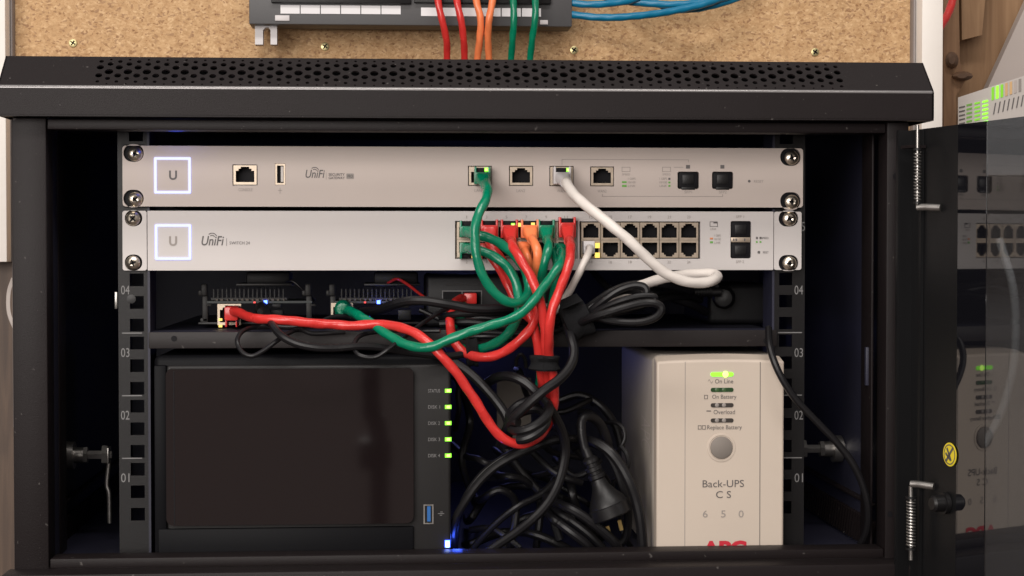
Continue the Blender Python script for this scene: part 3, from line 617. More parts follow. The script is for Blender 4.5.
for i in range(12):
    u, v = ports[2 * i + 1]; hw = (.35 if i == 0 else 1.6 if i > 4 else .8); text(t, str(2 * i + 1), u - hw, 215.6, u + hw, 218.4, Yt)
    text(t, str(2 * i + 2), u - (1.6 if i > 3 else .9), 260.6, u + (1.6 if i > 3 else .9), 263.4, Yt)
obj('small_print', t, 'inksoft', sw)
t = MB(); t.pbox(710, 241.2, 713, 243.2, Yt, GY); t.pbox(756, 241, 757.6, 242.8, Yt, GY); t.pbox(759.6, 241, 761.4, 242.8, Yt, GY); obj('colour_key', t, 'inkgreen', sw)
t = MB(); t.pbox(710, 237.6, 713, 239.4, Yt, GY); obj('colour_key', t, 'inkorange', sw)
for (a, b, c, d) in ((731, 221.6, 750.4, 237), (731, 242.6, 750.4, 257.8)):
    so = obj('sfp_port', MB().pbox(a, b, c, d, .0012, .010, .0006), 'hole', sw); obj('dust_cover', MB().pbox(a + 4, b + 3, c - 4, d - 3, .0004, .0011, .0003), 'black', so)
m = MB().pbox(731, 237.3, 750.4, 242.3, .0, .004, .0003); so = obj('port_divider', m, 'metal', sw)
t = MB(); t.pbox(733, 238.6, 734.4, 241, -.0002, 0); t.pbox(735.4, 238.6, 737, 241, -.0002, 0); t.pbox(744, 238.6, 745.4, 241, -.0002, 0); obj('divider_marks', t, 'ink', so)

# ================================================================ network storage box
YN = -.020
nas = thing('storage_box', P(300, 549, YN), 'black network storage box with a glossy front door and a column of green lights', 'storage box')
x0, x1, z0, z1 = R(153, 357.5, 451, 560, YN); z0 = ZFLOOR + .001
obj('housing', MB().box(x0, x1, YN + .006, YN + .23, z0, z1 + .001, .004, 3), 'nasblack', nas)
obj('side_edge', MB().box(x0 + .001, P(166.5, 440, YN).x, YN - .0008, YN + .0065, z0, P(300, 365, YN).z, .001), 'nasblack', nas)
obj('front_bezel', MB().box(P(166.6, 440, YN).x, x1, YN, YN + .0065, z0, P(300, 365, YN).z, .0022, 3), 'nas', nas)
xd0, xd1, _, zd1 = R(166, 367.8, 413.5, 524.5, YN - .005)
obj('gloss_base', MB().box(xd0 - .006, xd1, YN - .003, YN + .003, z0, P(300, 527, YN).z, .001), 'nasblack', nas)
dr = obj('front_door', plate(MB(), rect(xd0, xd1, P(300, 524.5, YN - .005).z, zd1, .0050, 6), [], YN - .005, .0045), 'gloss', nas)
x_, x2_ = P(173.6, 440, YN - .005).x, P(174.6, 440, YN - .005).x
obj('door_edge_line', MB().box(x_, x2_, YN - .0053, YN - .0050, P(300, 522, YN).z, P(300, 370, YN).z), 'hole', dr)
obj('door_rim', MB().box(xd0 + .003, xd1 - .003, YN - .0056, YN - .0046, zd1 - .0005, zd1 + .0002), 'rail', dr)
t = MB()
for k, s in enumerate(('STATUS', 'DISK 1', 'DISK 2', 'DISK 3', 'DISK 4')):
    y = 390.8 + k * 16.2; text(t, s, 428.2, y - 1.7, 440, y + 1.7, YN - .0002)
    l = lamp(nas, 445, y - 1.9, 451.4, y + 1.9, YN - .0006, 'ledgreen', .002); lamp(l, 446.8, y - 1.2, 450, y + 1.2, YN - .0009, 'ledbright', .0003, 'light_core')
pline(t, [(438, 513.6), (444, 513.6)], YN - .0002, .5); pline(t, [(440.4, 512), (442.6, 512)], YN - .0002, .5); pline(t, [(440, 515.2), (442, 515.2)], YN - .0002, .5)
obj('printed_marks', t, 'inkwhite', nas)
u = obj('usb_port', plate(MB(), prect(423.5, 504.5, 433.5, 524, YN - .0003), [prect(424.8, 505.6, 432.2, 523, YN - .0003)], YN - .0006, .001), 'steel', nas)
obj('usb_tongue', MB().pbox(427.2, 506.4, 430.6, 521.5, YN - .0008, YN + .0003), 'bluetongue', u)
l = lamp(nas, 445.0, 540.5, 450, 547.5, YN - .0012, 'ledblue', .0025, 'power_light'); lamp(l, 446, 541.5, 449, 547, YN - .0016, 'ledbluecore', .0003, 'light_core')
ld = bpy.data.lights.new('power_light_glow', 'POINT'); ld.energy = .012; ld.color = (.05, .12, 1); ld.shadow_soft_size = .003
lo = bpy.data.objects.new('power_light_glow', ld); SC.collection.objects.link(lo); lo.location = P(457, 540, -.010)
# ================================================================ power backup
YU = -.020
ups = thing('battery_backup', P(712, 549, YU), 'cream battery backup tower with a round grey button and four status lights', 'battery backup')
x0, x1, z0, z1 = R(656.5, 358, 784, 560, YU); z0 = ZFLOOR + .001; zt_ = P(720, 361.5, YU).z
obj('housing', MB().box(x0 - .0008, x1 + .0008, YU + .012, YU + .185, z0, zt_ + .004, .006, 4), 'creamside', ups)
# front shell: profile with arched, backward sloping top
m = MB(); N = 14; fr_, bk_ = [], []
for i in range(N + 1):
    t = i / N; x = x0 + t * (x1 - x0); arch = .0020 * (1 - (2 * t - 1) ** 2)
    fr_.append(Vector((x, YU, zt_ + arch * .55))); bk_.append(Vector((x, YU + .014, zt_ + .0032 + arch)))
bot = lambda l, y: [Vector((x1, y, z0)), Vector((x0, y, z0))]
m.rings([fr_ + bot(0, YU), bk_ + bot(0, YU + .014)])
for v in m.bm.verts: pass
sh_ = obj('front_shell', m, 'cream', ups)
mo = sh_.modifiers.new('bevel', 'BEVEL'); mo.width = .0016; mo.segments = 3; mo.limit_method = 'ANGLE'
for px, w in ((685, .6), (760, .9)): obj('panel_seam', MB().pbox(px - w / 2, 362, px + w / 2, 552, YU - .00015, YU + .0003), 'greybtn' if px > 700 else 'inksoft', ups)
for k, y in enumerate((374.3, 389.8, 405.2, 420.4)):
    a, b, c, d = R(710.6, y - 2.1, 733.4, y + 2.1, YU); w_ = 'inkgreen'
    win = obj('light_window', plate(MB(), rect(a, b, c, d, .0014, 5), [], YU - .0005, .0008), M['ledgreen'] if k == 0 else (mat('dark_green_window', (.02, .055, .018), .3) if k == 1 else 'greybtn2' if False else mat('dark_window', (.045, .038, .034), .3)), ups)
    for q, cx in enumerate((717, 724)):
        obj('light_core', MB().lathe(P(cx + (1.5 if k == 0 and q else 0), y, YU - .0005), (0, -1, 0), [(0, .0015 if k else .0022), (.0003, .0010 if k else .0017)], 12), ('ledbright' if k == 0 else 'leddim' if k == 1 else 'inksoft'), win) if not (k == 0 and q == 0) else None
t = MB(); Yt = YU - .0003
for s, a, c, y in (('On Line', 715, 733.2, 381.6), ('On Battery', 712.2, 736.4, 397.2), ('Overload', 713.6, 735, 412.4), ('Replace Battery', 707.2, 741.8, 427.8)): text(t, s, a, y - 2.6, c, y + (2.8 if 'y' in s or 'p' in s else 1.8), Yt)
wv = [(708 + i * .55, 381.4 - math.sin(i * .75) * 1.7) for i in range(10)]
for u, v in zip(wv[:-1], wv[1:]):
    a, b = P(*u, Yt), P(*v, Yt); t.poly([a + Vector((0, 0, .0002)), b + Vector((0, 0, .0002)), b - Vector((0, 0, .0002)), a - Vector((0, 0, .0002))])
for (a, y) in ((704.5, 397), (698.2, 427.4), (702.4, 427.4)):
    for seg in ([(a, y - 1.8), (a + 3, y - 1.8)], [(a, y + 1.8), (a + 3, y + 1.8)], [(a, y - 1.8), (a, y + 1.8)], [(a + 3, y - 1.8), (a + 3, y + 1.8)]): pline(t, seg, Yt, .5)
text(t, '\u2717', 706.5, 410, 711, 414, Yt) if False else pline(t, [(707, 411), (710.5, 411)], Yt, 1.0)
obj('light_captions', t, 'ink', ups)
t = MB(); text(t, 'Back-UPS', 702.6, 480, 744, 487.2, Yt); text(t, 'C S', 716, 491, 731, 498, Yt); obj('model_name', t, 'ink', ups)
t = MB(); text(t, '6', 702.8, 510.4, 707.6, 517.4, Yt); text(t, '5', 721, 510.4, 725.6, 517.4, Yt); text(t, '0', 738.6, 510.4, 743.6, 517.4, Yt); obj('model_number', t, 'inksoft', ups)
t = MB(); text(t, 'APC', 701.8, 540.6, 746.6, 556.5, Yt, bold=.05); obj('logo', t, 'inkred', ups)
p = P(721.3, 447.6, YU)
bz = obj('button_surround', MB().lathe(p, (0, -1, 0), [(0, .0102), (.0004, .0100), (.0005, .0088), (.0001, .0084)], 36), 'cream', ups)
obj('power_button', MB().lathe(p + Vector((0, .0002, 0)), (0, -1, 0), [(0, .0080), (.0013, .0078), (.0018, .0070), (.0020, .0001)], 36), 'greybtn', ups)
y_side = min((i * .002 for i in range(140)), key=lambda y: abs(P(642.5, 440, y).x - x0))
t = MB(); mxs2 = Matrix.Translation((x0 - .0010, y_side, P(640, 452, y_side).z)) @ Matrix(((0, 0, -1, 0), (-1, 0, 0, 0), (0, 1, 0, 0), (0, 0, 0, 1)))
text(t, 'APC', 0, 0, 0, 0, 0, mx=mxs2 @ Matrix.Rotation(math.radians(-90), 4, 'Z') @ Matrix.Translation((-.028, 0, 0)) @ Matrix.Diagonal((.024, .045, 1, 1)), bold=-.01); obj('side_logo', t, 'wallgrey', ups)
# ================================================================ small boards and boxes on the shelf
def board(px0, label, ledx, red, rj, plug_green=False):
    d = px0 - 197; Yb = .055
    t = thing('single_board_computer', P(px0 + 55, 326, Yb), label, 'small computer', 'stacked single-board computers on the shelf')
    f = lambda a, b, c, e, Y0, Y1, bev=0: MB().pbox(a + d, b, c + d, e, Y0, Y1, bev)
    m = f(207, 301, 312, 303.2, Yb - .002, Yb + .055); obj('circuit_board', m, 'pcb', t)
    m = MB()
    for i in range(17): m.pbox(213 + d + i * 4.35, 289, 214.1 + d + i * 4.35, 298.5, Yb + .001, Yb + .0016)
    m.pbox(211 + d, 297.8, 287 + d, 300.2, Yb, Yb + .004); obj('pin_header', m, 'nas', t)
    m = MB()
    for i in range(14): m.pbox(216 + d + i * 5.1 + random.uniform(-1, 1), 298.8, 218 + d + i * 5.1, 300.8, Yb - .0026, Yb - .001)
    obj('solder_pads', m, 'cardgrey', t)
    m = f(198, 322, 313, 324.6, Yb - .004, Yb + .06, .0006); m.pbox(236 + d, 283.4, 292 + d, 286, Yb + .002, Yb + .05, .0004); obj('tray_plate', m, 'black', t)
    for cx in (204, 308):
        m = MB(); 
        for a, b, c, e in ((-3, 284, 3, 296), (-6, 290, -2, 296), (-2, 296, 4, 322), (-2, 304, 8, 306.5), (-4, 318, 4, 323)): m.pbox(cx + a + d, b, cx + c + d, e, Yb - .001, Yb + .003, .0008)
        obj('case_leg', m, 'nas', t)
    m = f(246, 272, 290, 284, Yb + .006, Yb + .04, .002); obj('cooling_fan', m, 'boxgrey', t)
    m = f(272, 304, 281, 308, Yb - .003, Yb + .003, .0004); m.pbox(270 + d, 310, 283 + d, 320, Yb - .003, Yb + .003, .0005); obj('usb_socket', m, 'steel' if False else 'boxgrey', t)
    po = port(t, rj[0], rj[1], rj[2], rj[3], Yb - .006, name='ethernet_port')
    lamp(t, ledx - 1.7, 300.4, ledx + 1.7, 303.8, Yb - .004, 'ledblue', name='status_light')
    if red: lamp(t, red - 1.0, 301.6, red + 1.0, 303.2, Yb - .004, 'ledred', name='status_light')
    return t
b1 = board(197, 'left single-board computer on the shelf with red cable and yellow lights', 265.5, 254.5, (217.5, 304, 241, 325))
for y in (319.5, 326): lamp(b1, 218.6, y - 1.1, 222.2, y + 1.3, .046, 'ledyellow', name='port_light')
b2 = board(325, 'right single-board computer on the shelf with green cable and bright blue light', 378.6, 365, (331, 303, 353, 317))
for i, (x, y, Y) in enumerate(((378.6, 300, .04), (150, 122, -.02), (447, 540, -.03))[:1]):
    ld = bpy.data.lights.new('board_light_glow', 'POINT'); ld.energy = .004; ld.color = (.05, .12, 1); ld.shadow_soft_size = .002
    lo = bpy.data.objects.new('board_light_glow', ld); SC.collection.objects.link(lo); lo.location = P(x, y, Y)
o = obj('fan_wire', MB().tube([P(388, 283, .06), P(397, 279, .05), (P(407, 284, .05)), P(420, 294, .055), P(432, 303, .06)], .0011), 'red'); tag(o, 'thin red fan wire arching above the right single-board computer', 'wire')
o = obj('fan_wire', MB().tube([P(284, 284, .06), P(292, 281, .055), P(303, 290, .055), P(314, 301, .06)], .0011), 'rubber'); tag(o, 'thin black fan wire between the two small computers', 'wire')
mx_ = thing('media_converter', P(490, 326, .05), 'black box with a white-outlined double socket behind the green cables', 'network box')
x0, x1, z0, z1 = R(426, 275, 562, 325, .05)
obj('shell', MB().box(x0, x1, .05, .16, ZS + .0005, z1, .003, 3), 'boxgrey', mx_)
fo = obj('socket_frame', plate(MB(), prect(442, 290.5, 482, 306.5, .0495), [prect(443, 291.5, 461.6, 305.6, .0495), prect(462.6, 291.5, 481, 305.6, .0495)], .0488, .0015), 'inkwhite', mx_)
obj('cavity', MB().pbox(443, 291.5, 481, 305.6, .0494, .0499), 'hole', fo)
obj('grille_line', MB().pbox(446, 284, 478, 285.2, .0492, .05), 'nas', mx_)
pa = thing('power_adapter', P(745, 319, .09), 'black power adapter brick at the right end of the shelf', 'power adapter')
x0, x1, z0, z1 = R(708, 284, 786, 319, .08)
obj('brick', MB().box(x0, P(775, 300, .08).x, .08, .19, ZS + .0005, z1, .004, 3), 'boxgrey', pa)
c = P(724, 298, .06); obj('plug_head', MB().lathe(c + Vector((.004, .018, 0)), (-.25, -1, 0), [(0, .007), (.006, .0085), (.014, .0085), (.017, .0065), (.018, .003)], 20), 'black', pa)
m = MB()
for i in range(6): m.lathe(P(709 - i * 3.0, 291 + i * .3, .055), (1, 0, 0), [(0, .0044), (.0012, .0044)], 14)
m.lathe(P(694, 292, .055), (1, 0, 0), [(0, .003), (.02, .0036)], 12); obj('strain_relief', m, 'black', pa)

# ================================================================ cables
def path(pts): return [P(x, y, z / 1000) for x, y, z in pts]
ENDS = {}
def cable(name, pts, r, m, label, cat, group=None, n=10, sm=6):
    nw = name == 'network_cable'; o = obj(name, MB().tube(path(pts), r, 16 if nw else n, sm + 4 if nw else sm, twist=(.025 if m == 'white' else .038) if nw else 0.0), m); ENDS[o.name] = (path(pts), r); return tag(o, label, cat, group)
def plug(parent, px, py, m, w=15, h=13, up=1, Y=-.001, lampk=None, lampd=None):
    """moulded network plug: shell, two ears guarding the latch, dark latch gap, boot"""
    q = MB().pbox(px - w / 2, py - h / 2, px + w / 2, py + h / 2, Y - .012, Y, .0008)
    for s in (-1, 1): q.pbox(px + s * w / 2 - 1.1, py - h / 2 - (5.5 if up > 0 else 0), px + s * w / 2 + 1.1, py + h / 2 + (5.5 if up < 0 else 0), Y - .010, Y, .0004)
    c = P(px, py, Y - .012); hw_, hh_ = w * PX / 2, h * PX / 2
    pe, cr = ENDS[parent.name]; near = pe[0] if (pe[0] - c).length < (pe[-1] - c).length else pe[-1]; nxt = pe[1] if near is pe[0] else pe[-2]
    mid = near.lerp(nxt, .55); ax_ = (nxt - near).normalized(); S = []
    for k, t in ((.95, 0), (.95, .12), (.88, .35), (.72, .6), (.52, .85)):
        s2 = t * t * (3 - 2 * t); cen = (c + Vector((0, .0006, 0))).lerp(mid, s2); cen.y = c.y + .0006 + (mid.y - c.y) * t
        e = .45 + .5 * t
        S.append([cen + Vector((math.copysign(abs(math.cos(a_)) ** e, math.cos(a_)) * max(hw_ * k, cr * 1.12), -.0004 * t, math.copysign(abs(math.sin(a_)) ** e, math.sin(a_)) * max(hh_ * k, cr * 1.12))) for a_ in [2 * math.pi * i / 20 for i in range(20)]])
    q.rings(S)
    o = obj('plug', q, m, parent)
    yy = py - up * (h / 2 + 2.0)
    obj('latch', MB().pbox(px - w / 2 + 1.2, yy - 2.2, px + w / 2 - 1.2, yy + 2.6, Y - .007, Y, .0003), 'hole', o)
    return o
GR, RD = 'green patch cables', 'red patch cables'
R3 = .0033
def pc(pts, m, label, group, r=R3, sm=6): return cable('network_cable', pts, r, m, label, 'cable', group, 12, sm)
q1, q2 = ports[1], ports[2]
c = pc([(484.5, 180, -14), (487.5, 189, -30), (486, 199, -43), (479.5, 212, -50), (475.5, 226, -53), (475, 240, -54), (476.5, 256, -54), (480.5, 270, -54), (487, 283, -53), (496, 294, -52), (507, 301.5, -51), (518, 303, -46), (526, 297, -38), (528.5, 287, -32), (526.5, 274, -30), (520, 262, -30), (511, 252, -30), (500, 243.5, -31), (488, 237.5, -32), (478, 235, -30), (467, 232.5, -13)], 'green', 'green cable looping from the upper unit down and back to the first switch socket', GR)
plug(c, 482.5, 178, 'green', 14, 12, 1); plug(c, 468, 231.5, 'green', 14, 11, 1)
c = pc([(467, 248, -13), (475, 249.5, -28), (486, 252.5, -30), (497, 258.5, -31), (507, 267, -32), (514, 278, -33), (517.5, 290, -35), (519, 303, -38), (518, 315, -38), (513, 327, -36), (505, 336.5, -33), (494, 344, -28), (482, 348.5, -22), (470, 350, -14), (458, 346, -5), (452, 330, 5), (462, 314, 20), (463, 302, 40)], 'green', 'green cable curving down from the lower left switch socket to the small strap', GR)
plug(c, 468, 248, 'green', 14, 11, -1)
c = pc([(547, 236, -14), (548.5, 244, -28), (547, 254, -34), (543.5, 266, -34), (541.5, 279, -28), (541, 292, -20), (541, 306, -16), (541.5, 330, -14), (542, 360, -12), (540, 380, -6), (536, 410, 20)], 'green', 'green cable falling straight from the upper fifth-pair socket behind the red ones', GR)
plug(c, 546.5, 231.5, 'green', 14.5, 13, 1)
c = pc([(561, 248, -12), (562.8, 256, -32), (559, 265.5, -46), (551.5, 277, -50), (543, 288, -52), (535, 299, -54), (525, 310, -57), (513, 318, -60), (497, 323.5, -62), (480, 328.5, -62), (462, 334.5, -62), (446, 341, -60), (433, 346.5, -58), (419, 347.5, -54), (404, 343.5, -48), (390, 336, -40), (375, 325.5, -30), (362, 317.5, -18), (351, 311.5, 2), (344, 309.5, 24), (341, 309.5, 36)], 'green', 'green cable running left across the gap to the right small computer', GR)
plug(c, 562, 248.5, 'green', 14, 11, -1)
c2 = MB().lathe(P(342.5, 309, .020), (0, 1, 0), [(0, .0042), (.004, .0060), (.012, .0062), (.020, .0062)], 16); c2.pbox(335, 304.5, 350, 314.5, .034, .049, .001); obj('plug', c2, 'green', c)
c = pc([(552, 250, -10), (556, 262, -22), (556, 276, -24), (554, 290, -22), (551, 306, -16), (549, 330, -10), (548, 352, -8)], 'green', 'dark green cable mostly hidden behind the front red and green ones', GR, .0027)
# reds
c = pc([(489, 236, -12), (491, 246, -20), (497, 254, -22), (503, 262, -22), (509, 272, -22), (513.5, 284, -23), (519, 297, -26), (526, 308, -32), (531.5, 319, -36), (535, 333, -37), (538.5, 349, -36), (540, 362, -33), (541.5, 375, -30), (542.5, 390, -22), (538, 410, 5)], 'red', 'red cable from the second upper switch socket passing behind the green loops', RD)
plug(c, 489.5, 231.5, 'red', 15, 13, 1)
c = pc([(487, 249, -6), (490, 256, -10), (496, 264, -12), (502, 274, -12), (508, 286, -12), (514, 299, -14), (522, 312, -16), (532, 322, -18), (538, 340, -20), (541, 360, -20), (545, 385, -10)], 'red', 'dark red cable from a lower left socket, deepest behind the green loops', RD, .0028)
plug(c, 488.5, 248.5, 'red', 14, 11, -1, Y=.0005)
c = pc([(510, 237, -14), (512.5, 246, -32), (518, 255, -40), (524.5, 266, -44), (530.5, 276, -46), (535.5, 288, -47), (539.5, 300, -47), (542.5, 312, -46), (544.5, 326, -44), (545.5, 340, -42), (546, 355, -38), (547, 372, -32), (548, 392, -22), (545, 410, 0)], 'red', 'red cable from the third upper switch socket, middle strand of the red bundle', RD)
plug(c, 509.5, 231.5, 'red', 15, 13, 1)
c = pc([(568, 236, -14), (570.5, 246, -34), (570, 259, -44), (566.5, 272, -49), (561.5, 285, -52), (556.5, 298, -54), (552, 311, -55), (549.5, 325, -54), (549, 340, -50), (549, 355, -43), (552.5, 372, -40), (554.5, 390, -39), (553.5, 406, -36), (550, 420, -30), (544, 431, -34), (534, 440, -42), (521, 444, -46), (508, 441, -48), (496, 432, -50), (486, 418, -52), (477, 403, -54), (467, 388, -55), (455, 371, -56), (442, 356.5, -56), (430, 344, -54), (419, 335.5, -50), (407, 329.5, -44), (394, 326, -38), (381, 324.5, -33), (368, 324.5, -30), (355, 325.8, -28), (340, 325, -26), (325, 324, -26), (308, 322.8, -27), (292, 320.8, -28), (275, 319.5, -26), (261, 319, -20), (249, 317, -6), (239, 312.5, 12), (231, 311, 28)], 'red', 'long red cable dropping from the sixth upper socket and sweeping to the left computer', RD)
plug(c, 567.5, 230, 'red', 14.5, 15, 1)
m = MB().pbox(224, 306.5, 238, 321, .022, .046, .0015); m.pbox(225, 318, 227, 327, .026, .044, .0003); m.pbox(235.5, 318, 237, 327, .026, .044, .0003); obj('plug', m, 'red', c)
c = pc([(469, 299, 44), (462, 298.5, 34), (455, 303, 18), (451, 312, 2), (450, 324, -8), (452, 336, -14), (458, 347, -18), (467, 354, -22), (478, 356.8, -28), (491, 356.6, -32), (503, 352.5, -36), (514, 345, -40), (524, 336, -42), (532, 326, -40), (536, 314, -34), (535, 300, -26), (532, 284, -18), (529, 268, -12), (528, 252, -6)], 'red', 'short red cable from the outlined double socket looping under through the small strap', RD)
m = MB().pbox(464, 293, 477, 304, .034, .049, .001); obj('plug', m, 'red', c)
# oranges
OG = 'orange patch cables in the switch'
c = pc([(530.5, 236, -14), (534.5, 243, -28), (537.5, 253, -34), (537, 265, -32), (536.5, 276, -26), (536, 288, -20), (536, 304, -14), (538, 330, -12), (541, 352, -14)], 'orange', 'orange cable from the upper fourth switch socket with the orange plug', OG, .0032)
plug(c, 530, 231.5, 'orange', 15.5, 13, 1)
c = pc([(524, 247, -10), (526.5, 254, -22), (529, 262, -24), (531.5, 272, -20), (534, 284, -14), (536, 298, -8), (539, 320, -8), (542, 350, -10)], 'orange', 'orange cable from the lower fourth socket, left of the orange plug', OG, .0030)
plug(c, 524.5, 246.5, 'orange', 13.5, 10, -1)
# whites
c = cable('network_cable', [(565, 179, -14), (568, 186, -34), (575, 195.5, -50), (586, 205.5, -62), (600, 216.5, -70), (616, 229.5, -76), (630, 241.5, -78), (643, 254, -78), (656, 266, -77), (668, 274.5, -76), (681, 280, -75), (695, 282.8, -73), (707, 282.2, -70), (715.5, 279, -64), (716.5, 275.5, -56), (709, 273.6, -50), (695, 274, -44), (680, 275.5, -36), (663, 278.5, -26), (645, 284, -16), (628, 291, -4), (612, 299, 8), (598, 306, 16), (570, 312, 20), (545, 308, 18), (520, 312, 20)], .0036, 'white', 'thick white cable sweeping down from the upper unit and folding back on itself', 'cable', 'white network cables', 14)
plug(c, 562.5, 178, 'clip', 15, 12, 1)
c = cable('network_cable', [(589, 248, -14), (590, 249, -26), (587, 257, -38), (581.5, 268, -40), (575.5, 280, -36), (569, 292, -30), (561, 304, -24), (552, 314, -18), (540, 322, -10)], .0026, 'white', 'thin white cable slanting down left from the yellow-lit lower socket', 'cable', 'white network cables', 12)
pg = MB().pbox(583.5, 241, 595, 254, -.010, .001, .0008); obj('plug', pg, 'clip', c)
# lights that belong to the sockets
for k, (dev, a, b, kk) in enumerate(((gw, 486.3, 169.6, 'g'), (gw, 568.2, 169.8, 'g'), (sw, 473.2, 225, 'G'), (sw, 473.5, 256.2, 'y'), (sw, 513, 225, 'g'), (sw, 519.4, 224.8, 'y'), (sw, 533, 224.5, 'y'), (sw, 571.5, 224.8, 'g'), (sw, 558.8, 255.2, 'G'))):
    l = lamp(dev, a - 1.9, b - 1.9, a + 1.9, b + 1.9, -.0082, 'ledgreen' if kk != 'y' else 'ledyellow', .0006, 'port_light')
    lamp(l, a - 1.1, b - 1.1, a + 1.1, b + 1.1, -.0085, 'ledbright' if kk != 'y' else 'ledyellow', .0002, 'light_core')
for y in (245.5, 255.2): lamp(sw, 595.2, y - 2.6, 599.8, y + 2.6, -.0005, 'ledyellow', .001, 'port_light')

BK = 'black power and signal cords in the rack'
def bc(pts, r, label, sm=6, n=10): return cable('power_cable', pts, r * 1.1, 'rubber', label, 'cable', BK, n, sm)
bc([(440, 331, -20), (420, 331, -16), (398, 330.5, -14), (376, 332, -20), (360, 336, -30), (353.8, 346, -40), (358, 354, -46), (368, 357.2, -48), (378, 356, -50), (390, 348, -50), (403, 338, -40), (416, 328, -25), (428, 319.5, -15), (441, 311.5, -6), (455, 306, 4)], .0014, 'thin black cord making the right-hand teardrop loop over the shelf lip')
bc([(345, 332, -16), (330, 333, -18), (312, 333.5, -20), (299, 329.5, -22), (287, 334, -32), (274, 343, -40), (263, 351, -44), (252.5, 356, -46), (244, 353.5, -44), (238.5, 346.5, -40), (237.5, 339, -36), (243, 331, -26), (255, 327.2, -14), (272, 326.5, -10), (292, 327.5, -10), (315, 324, -4), (330, 317.5, 4), (346, 316.5, 10), (360, 321, 15)], .0015, 'thin black cord making the left-hand teardrop loop over the shelf lip')
c = bc([(262, 307, 38), (265, 309.5, 20), (268, 317, -10), (273, 326, -32), (280, 334.5, -42), (290, 341, -46), (303, 345.6, -48), (320, 348, -48), (338, 348, -46), (356, 346.5, -44), (376, 347, -40), (400, 351, -34), (430, 355, -28), (452, 356, -24), (472, 352, -20)], .0024, 'black power cord from the left small computer sagging below the red cable')
obj('plug', MB().lathe(P(262, 307.5, .052), (.05, -1, -.1), [(0, .0045), (.012, .0052), (.018, .0042), (.024, .0028)], 14), 'black', c)
c = bc([(362, 312, 46), (368, 311.5, 36), (380, 309.5, 10), (394, 304.5, -10), (410, 301, -20), (426, 301, -24), (440, 303, -26), (455, 305.5, -26), (470, 308.4, -26), (488, 309, -24), (507, 308, -18), (530, 309, -6), (552, 312, -6), (568, 316, -10)], .0031, 'thick black cord crossing behind the green cables from the right small computer')
bc([(440, 317, 0), (455, 314.5, -8), (470, 313.8, -10), (488, 313, -12), (503, 313.5, -10), (516, 318, -4), (535, 322, 0), (560, 322, -4)], .0022, 'black cord just under the thick one behind the green cables')
bc([(430, 332, 0), (450, 331.5, -4), (475, 332, -8), (500, 333, -8), (530, 334, -8), (556, 331, -14), (566, 328, -22)], .0016, 'thin pale-edged black cord level with the shelf lip behind the bundle')
bc([(460, 338, -4), (480, 336.5, -12), (500, 337, -12), (525, 341, -4)], .0016, 'thin black cord under the green cable in front of the shelf lip')
# bundle right of the wide strap
bc([(574, 322, -20), (586, 314, -28), (597, 305.5, -34), (608, 297, -38), (620, 289.5, -40), (633, 285.5, -41), (643, 286.5, -42), (646.5, 291.5, -43), (643, 297, -43), (634, 301.5, -42), (620, 307, -38), (603, 313, -32), (586, 318.5, -26), (574, 324, -20)], .0025, 'upper folded loop of black cord right of the wide strap')
bc([(574, 320, -24), (588, 309, -30), (600, 301, -32), (612, 295, -34), (624, 291, -34), (635, 291, -34), (640, 294, -34), (630, 299, -33), (612, 304.5, -30), (592, 312, -26)], .0022, 'inner folded loop of black cord nested in the upper loop')
bc([(574, 326, -30), (590, 318, -44), (606, 313, -50), (624, 307.5, -52), (640, 303.5, -53), (652, 302.8, -54), (660, 306, -54), (661, 311.5, -54), (655, 317.5, -53), (643, 321.5, -51), (628, 322.3, -49), (611, 320.5, -46), (595, 317.5, -40), (578, 321, -30)], .0025, 'lower folded loop of black cord resting above the shelf lip')
bc([(695, 292, 56), (682, 291.5, 50), (668, 295, 36), (654, 300, 20), (640, 304.5, 6), (622, 309, -6), (600, 313.5, -14), (580, 319, -16)], .0030, 'black cord running from the adapter strain relief to the wide strap')
bc([(590, 268, 60), (600, 280, 50), (612, 290, 40), (628, 297, 24)], .0022, 'black cord hanging behind the folded loops under the silver units')
bc([(718, 287, 60), (700, 281, 60), (672, 284, 55), (650, 290, 40), (630, 300, 20)], .0028, 'black cord passing behind the white cable fold')
bc([(574, 318, -14), (592, 304, -14), (610, 292, -14), (628, 285, -10), (648, 283, 0), (668, 286, 12), (690, 291, 30)], .0022, 'thin black cord lying along the top of the folded loops')
bc([(574, 324, -8), (600, 316, -4), (630, 310, 4), (660, 300, 16), (686, 296, 40), (700, 300, 60)], .0026, 'black cord filling the gap behind the lower folded loop')
bc([(580, 320, 10), (604, 300, 20), (630, 290, 30), (662, 296, 36), (690, 304, 44), (706, 312, 60)], .0028, 'dark cord sagging behind the fold toward the adapter brick')
bc([(574, 322, -22), (596, 311, -36), (618, 301.5, -44), (640, 296, -46), (655, 297, -46), (650, 302, -45), (628, 308, -42), (600, 316, -34), (578, 323, -24)], .0020, 'slim folded loop of black cord between the two larger loops')
bc([(440, 324, 10), (470, 322, 6), (500, 326, 4), (530, 330, 8), (560, 326, 4)], .0026, 'black cord low behind the green loops on the shelf')
bc([(420, 310, 30), (450, 322, 20), (480, 318, 16), (510, 322, 14)], .0018, 'slim cord dipping behind the double socket box cable')
